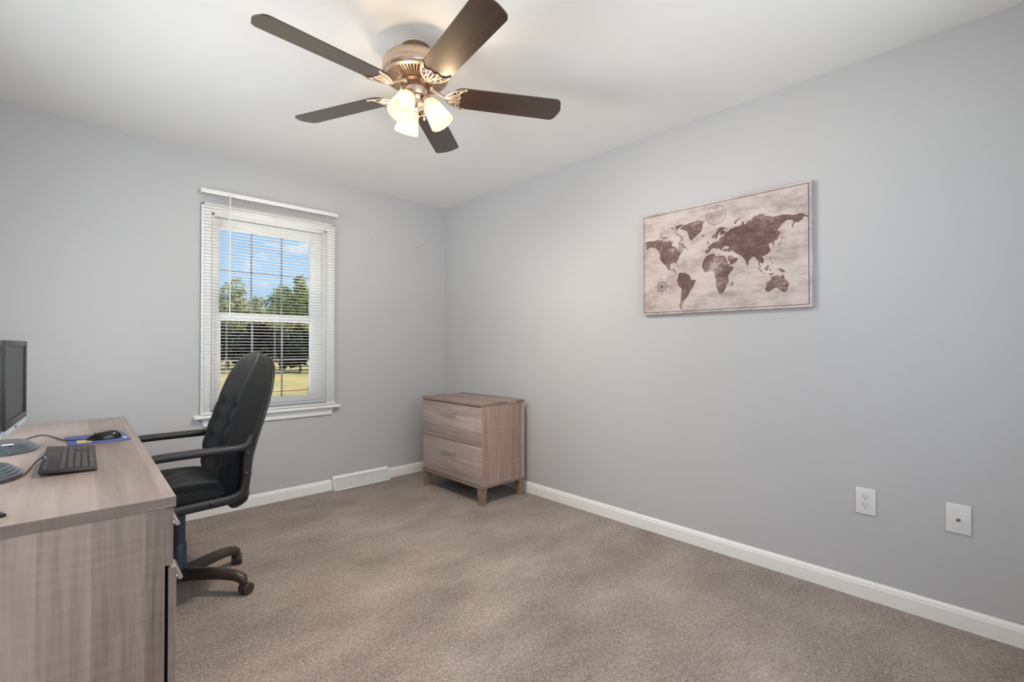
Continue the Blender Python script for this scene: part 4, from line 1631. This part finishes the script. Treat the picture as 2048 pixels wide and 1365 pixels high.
    for i in range(NT_ + 1):
        t = (len(spine) - 1) * (0.3 + 0.93 * i / NT_ * (1 - 0.3 / 13))
        z, x, hd, hw = interp(min(t, len(spine) - 1.001))
        z2, x2 = interp(min(len(spine) - 1, t + .3))[:2]
        z1, x1 = interp(max(0, t - .3))[:2]
        tang = Vector((x2 - x1, 0, z2 - z1)).normalized()
        nrm = Vector((-tang.z, 0, tang.x))
        row = []
        hw2 = hw * 0.975
        for k in range(15):
            s = -1 + k / 7
            row.append(Vector((x - ox, 0, z)) + nrm * (-hd * (0.62 + 0.44 * (1 - abs(s) ** 5))) + Vector((0, hw2 * s, 0)))
        for k in range(14, -1, -1):
            s = -1 + k / 7
            row.append(Vector((x - ox, 0, z)) + nrm * (-hd * (0.62 + 0.44 * (1 - abs(s) ** 5)) - 0.008) + Vector((0, hw2 * s, 0)))
        rows.append(row)
    b.grid(rows, close_u=True, cap=True)
    b.build('back_shell', M['black_pl'], w, angle=60)
    # arms: one loop each, arm pad on top, upright behind, rail under the seat
    for s in (-1, 1):
        yy = s * 0.282

        def sweep(b, path, a_half, y_half, n=3):
            pts = [Vector((x - ox, yy, z)) for x, z in path]
            for _ in range(n):
                q = [pts[0]]
                for p, r in zip(pts, pts[1:]):
                    q += [p.lerp(r, .25), p.lerp(r, .75)]
                pts = q + [pts[-1]]
            rows = []
            for i, p in enumerate(pts):
                t = (pts[min(i + 1, len(pts) - 1)] - pts[max(i - 1, 0)]).normalized()
                nn = Vector((-t.z, 0, t.x))
                f = i / (len(pts) - 1)
                ah = a_half(f)
                yh = y_half(f)
                row = []
                for k in range(16):
                    a = 2 * math.pi * k / 16
                    row.append(p + nn * (ah * math.copysign(abs(math.cos(a)) ** .6, math.cos(a))) + Vector((0, yh * math.copysign(abs(math.sin(a)) ** .6, math.sin(a)), 0)))
                rows.append(row)
            b.grid(rows, close_u=True, cap=True)
        b = MB()
        path = [(-2.412, 0.640), (-2.402, 0.672), (-2.372, 0.684), (-2.25, 0.685), (-2.13, 0.684), (-2.065, 0.684), (-2.032, 0.694), (-2.018, 0.722), (-2.016, 0.737)]
        sweep(b, path, lambda f: 0.0165 if f < .72 else 0.0165 - (f - .72) * 0.03, lambda f: 0.024 - 0.008 * max(0, (f - .55) / .45), 2)
        path = [(-2.027, 0.715), (-2.028, 0.66), (-2.033, 0.57), (-2.036, 0.515), (-2.050, 0.478), (-2.090, 0.461), (-2.16, 0.459), (-2.29, 0.455), (-2.43, 0.452)]
        yy = s * 0.272
        sweep(b, path, lambda f: 0.019, lambda f: 0.014, 2)
        b.box(-2.15 - ox, -2.08 - ox, min(s * .20, s * .275), max(s * .20, s * .275), 0.440, 0.462, 0.004)
        b.box(-2.37 - ox, -2.30 - ox, min(s * .20, s * .275), max(s * .20, s * .275), 0.436, 0.458, 0.004)
        arm = b.build('armrest', M['black_pl'], w, angle=50)
        for (x, z) in ((-2.030, 0.655), (-2.034, 0.565), (-2.165, 0.459)):
            b = MB()
            b.lathe([(0.0085, 0), (0.0085, 0.003), (0.006, 0.0055), (0.0, 0.006)], 14, Matrix.Translation((x - ox, s * (0.272 + .0132), z)) @ Matrix.Rotation(-s * math.pi / 2, 4, 'X'))
            b.build('screw', M['black_pl'], arm)


office_chair()

# ------------------------------------------------------------------ outside the window
GZ = -0.60
b = MB()
b.box(-40, 60, 0.6, 90, GZ - 0.2, GZ)
tag(b.build('lawn', M['grass'], smooth=False), kind='structure')
rnd = random.Random(11)


def leaves(b, c, rx, ry, rz, n, size, seed, shell=0.55):
    r = random.Random(seed)
    blobs = []
    for k in range(26):
        while True:
            p = Vector((r.uniform(-1, 1), r.uniform(-1, 1), r.uniform(-1, 1)))
            if p.length < 1:
                break
        p = p.normalized() * (0.35 + 0.55 * r.random())
        blobs.append((p, r.uniform(.22, .42)))
    for k in range(n):
        p0, br = r.choice(blobs)
        d = Vector((r.gauss(0, 1), r.gauss(0, 1), r.gauss(0, 1))).normalized()
        p = p0 + d * br * (shell + (1 - shell) * r.random())
        q = Vector((p.x * rx, p.y * ry, p.z * rz)) + Vector(c)
        nrm = (d + Vector((r.gauss(0, .5), r.gauss(0, .5), r.gauss(0, .5) + .4))).normalized()
        a = nrm.orthogonal().normalized()
        a = Matrix.Rotation(r.uniform(0, 6.28), 3, nrm) @ a
        t = nrm.cross(a)
        s = size * r.uniform(.6, 1.3)
        a, t = a * s, t * s * .55
        vs = [b.bm.verts.new(x) for x in (q - a, q - t * .9 - a * .1, q + a, q + t * .9 - a * .1)]
        b.bm.faces.new(vs)


def tree(name, x, y, h, rx, mat, n, size, seed, label, cat='tree', trunk=True, lowf=0.28, group=None):
    w = tag(empty(name, (x, y, GZ)), label, cat, group)
    lo = h * lowf
    b = MB()
    leaves(b, (0, 0, (h + lo) / 2), rx, rx, (h - lo) / 2, n, size, seed)
    b.build('foliage', mat, w, smooth=False, recalc=False)
    b = MB()
    r = random.Random(seed)
    b.tube([(0, 0, 0), (0.05, 0.03, lo), (0.0, 0.1, h * .62)], [0.05 * h ** .6, 0.04 * h ** .6, 0.012 * h ** .6], 9)
    for k in range(5):
        a = r.uniform(0, 6.28)
        z = lo + (h - lo) * r.uniform(.05, .4)
        b.tube([(0, 0.05, z), (math.cos(a) * rx * .35, math.sin(a) * rx * .35, z + h * .12), (math.cos(a) * rx * .65, math.sin(a) * rx * .65, z + h * .22)], [0.03 * h ** .5, 0.02 * h ** .5, 0.008], 7)
    b.build('trunk', M['bark'], w)


TREES = [
    ('leafy_tree', 6.75, 38.39, 7.0, 2.1, 'leaf_b', 4600, 0.17, 1, 'pale leafy tree at the left of the window view'),
    ('broad_tree', 10.41, 43.19, 6.2, 2.2, 'leaf_b', 4200, 0.17, 2, 'lower pale green tree in the middle of the window view'),
    ('tall_tree', 11.2, 36.1, 7.5, 2.1, 'leaf_a', 4600, 0.16, 4, 'tall green tree at the right of the window view'),
    ('tall_tree', 17.2, 37.5, 7.6, 2.2, 'leaf_a', 3000, 0.18, 5, 'tall green tree outside beyond the right window edge'),
    ('leafy_tree', 5.38, 43.83, 6.8, 2.2, 'leaf_b', 3000, 0.18, 6, 'pale leafy tree outside beyond the left window edge'),
]
for q in TREES:
    tree(q[0], q[1], q[2], q[3], q[4], M[q[5]], q[6], q[7], q[8], q[9])
SHR = [(4.4, 32.4, 'leaf_d', 'shade-painted plum shrub at the far left of the window view below the pale tree'), (6.64, 34.36, 'leaf_c', 'shade-painted green shrub second from the left in the window view'),
       (6.77, 30.1, 'leaf_d', 'shade-painted plum shrub in the middle of the window view'), (8.72, 32.39, 'leaf_c', 'shade-painted green shrub right of the middle in the window view'),
       (8.66, 28.3, 'leaf_c', 'shade-painted green shrub at the right of the window view'), (10.8, 30.42, 'leaf_c', 'shade-painted green shrub just beyond the right window edge outside'),
       (10.56, 26.51, 'leaf_d', 'shade-painted plum shrub far beyond the right window edge outside')]
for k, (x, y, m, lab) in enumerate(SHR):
    tree('shade_painted_shrub', x, y, 3.3, 1.18, M[m], 3400, 0.16, 20 + k, lab, 'shrub', lowf=0.02)  # leaves coloured dark to stand for shaded understory
# distant belt of woodland closing the far side of the field
b = MB()
for k in range(16):
    leaves(b, (-38 + k * 6.2, 60 + 3 * math.sin(k * 1.7), GZ + 2.6 + 0.4 * math.sin(k * 2.3)), 4.6, 2.6, 2.9 + 0.4 * math.sin(k * 2.3), 1500, 0.34, 60 + k, 0.4)
tag(b.build('woodland_belt', M['leaf_w'], smooth=False, recalc=False), 'distant dark green belt of woodland behind the lawn outside', 'woodland', kind='stuff')
# low garden fence of thin rails and pickets
w = tag(empty('garden_fence', (3.06, 11.57, GZ), R(8)), 'low dark wire fence with posts on the sunny lawn outside', 'fence')
b = MB()
for z in (0.36, 0.05):
    b.box(-4.0, 0, -.008, .008, z - .008, z + .008)
for k in range(100):
    b.tube([(-0.04 - k * .04, 0, 0.03), (-0.04 - k * .04, 0, 0.37)], 0.0035, 5)
b.build('wire_panel', M['rail'], w, smooth=False)
for k in range(3):
    b = MB()
    x = -k * 2.0
    b.box(x - .035, x + .035, -.035, .035, 0, .46, .006)
    b.build('post', M['rail'], w)
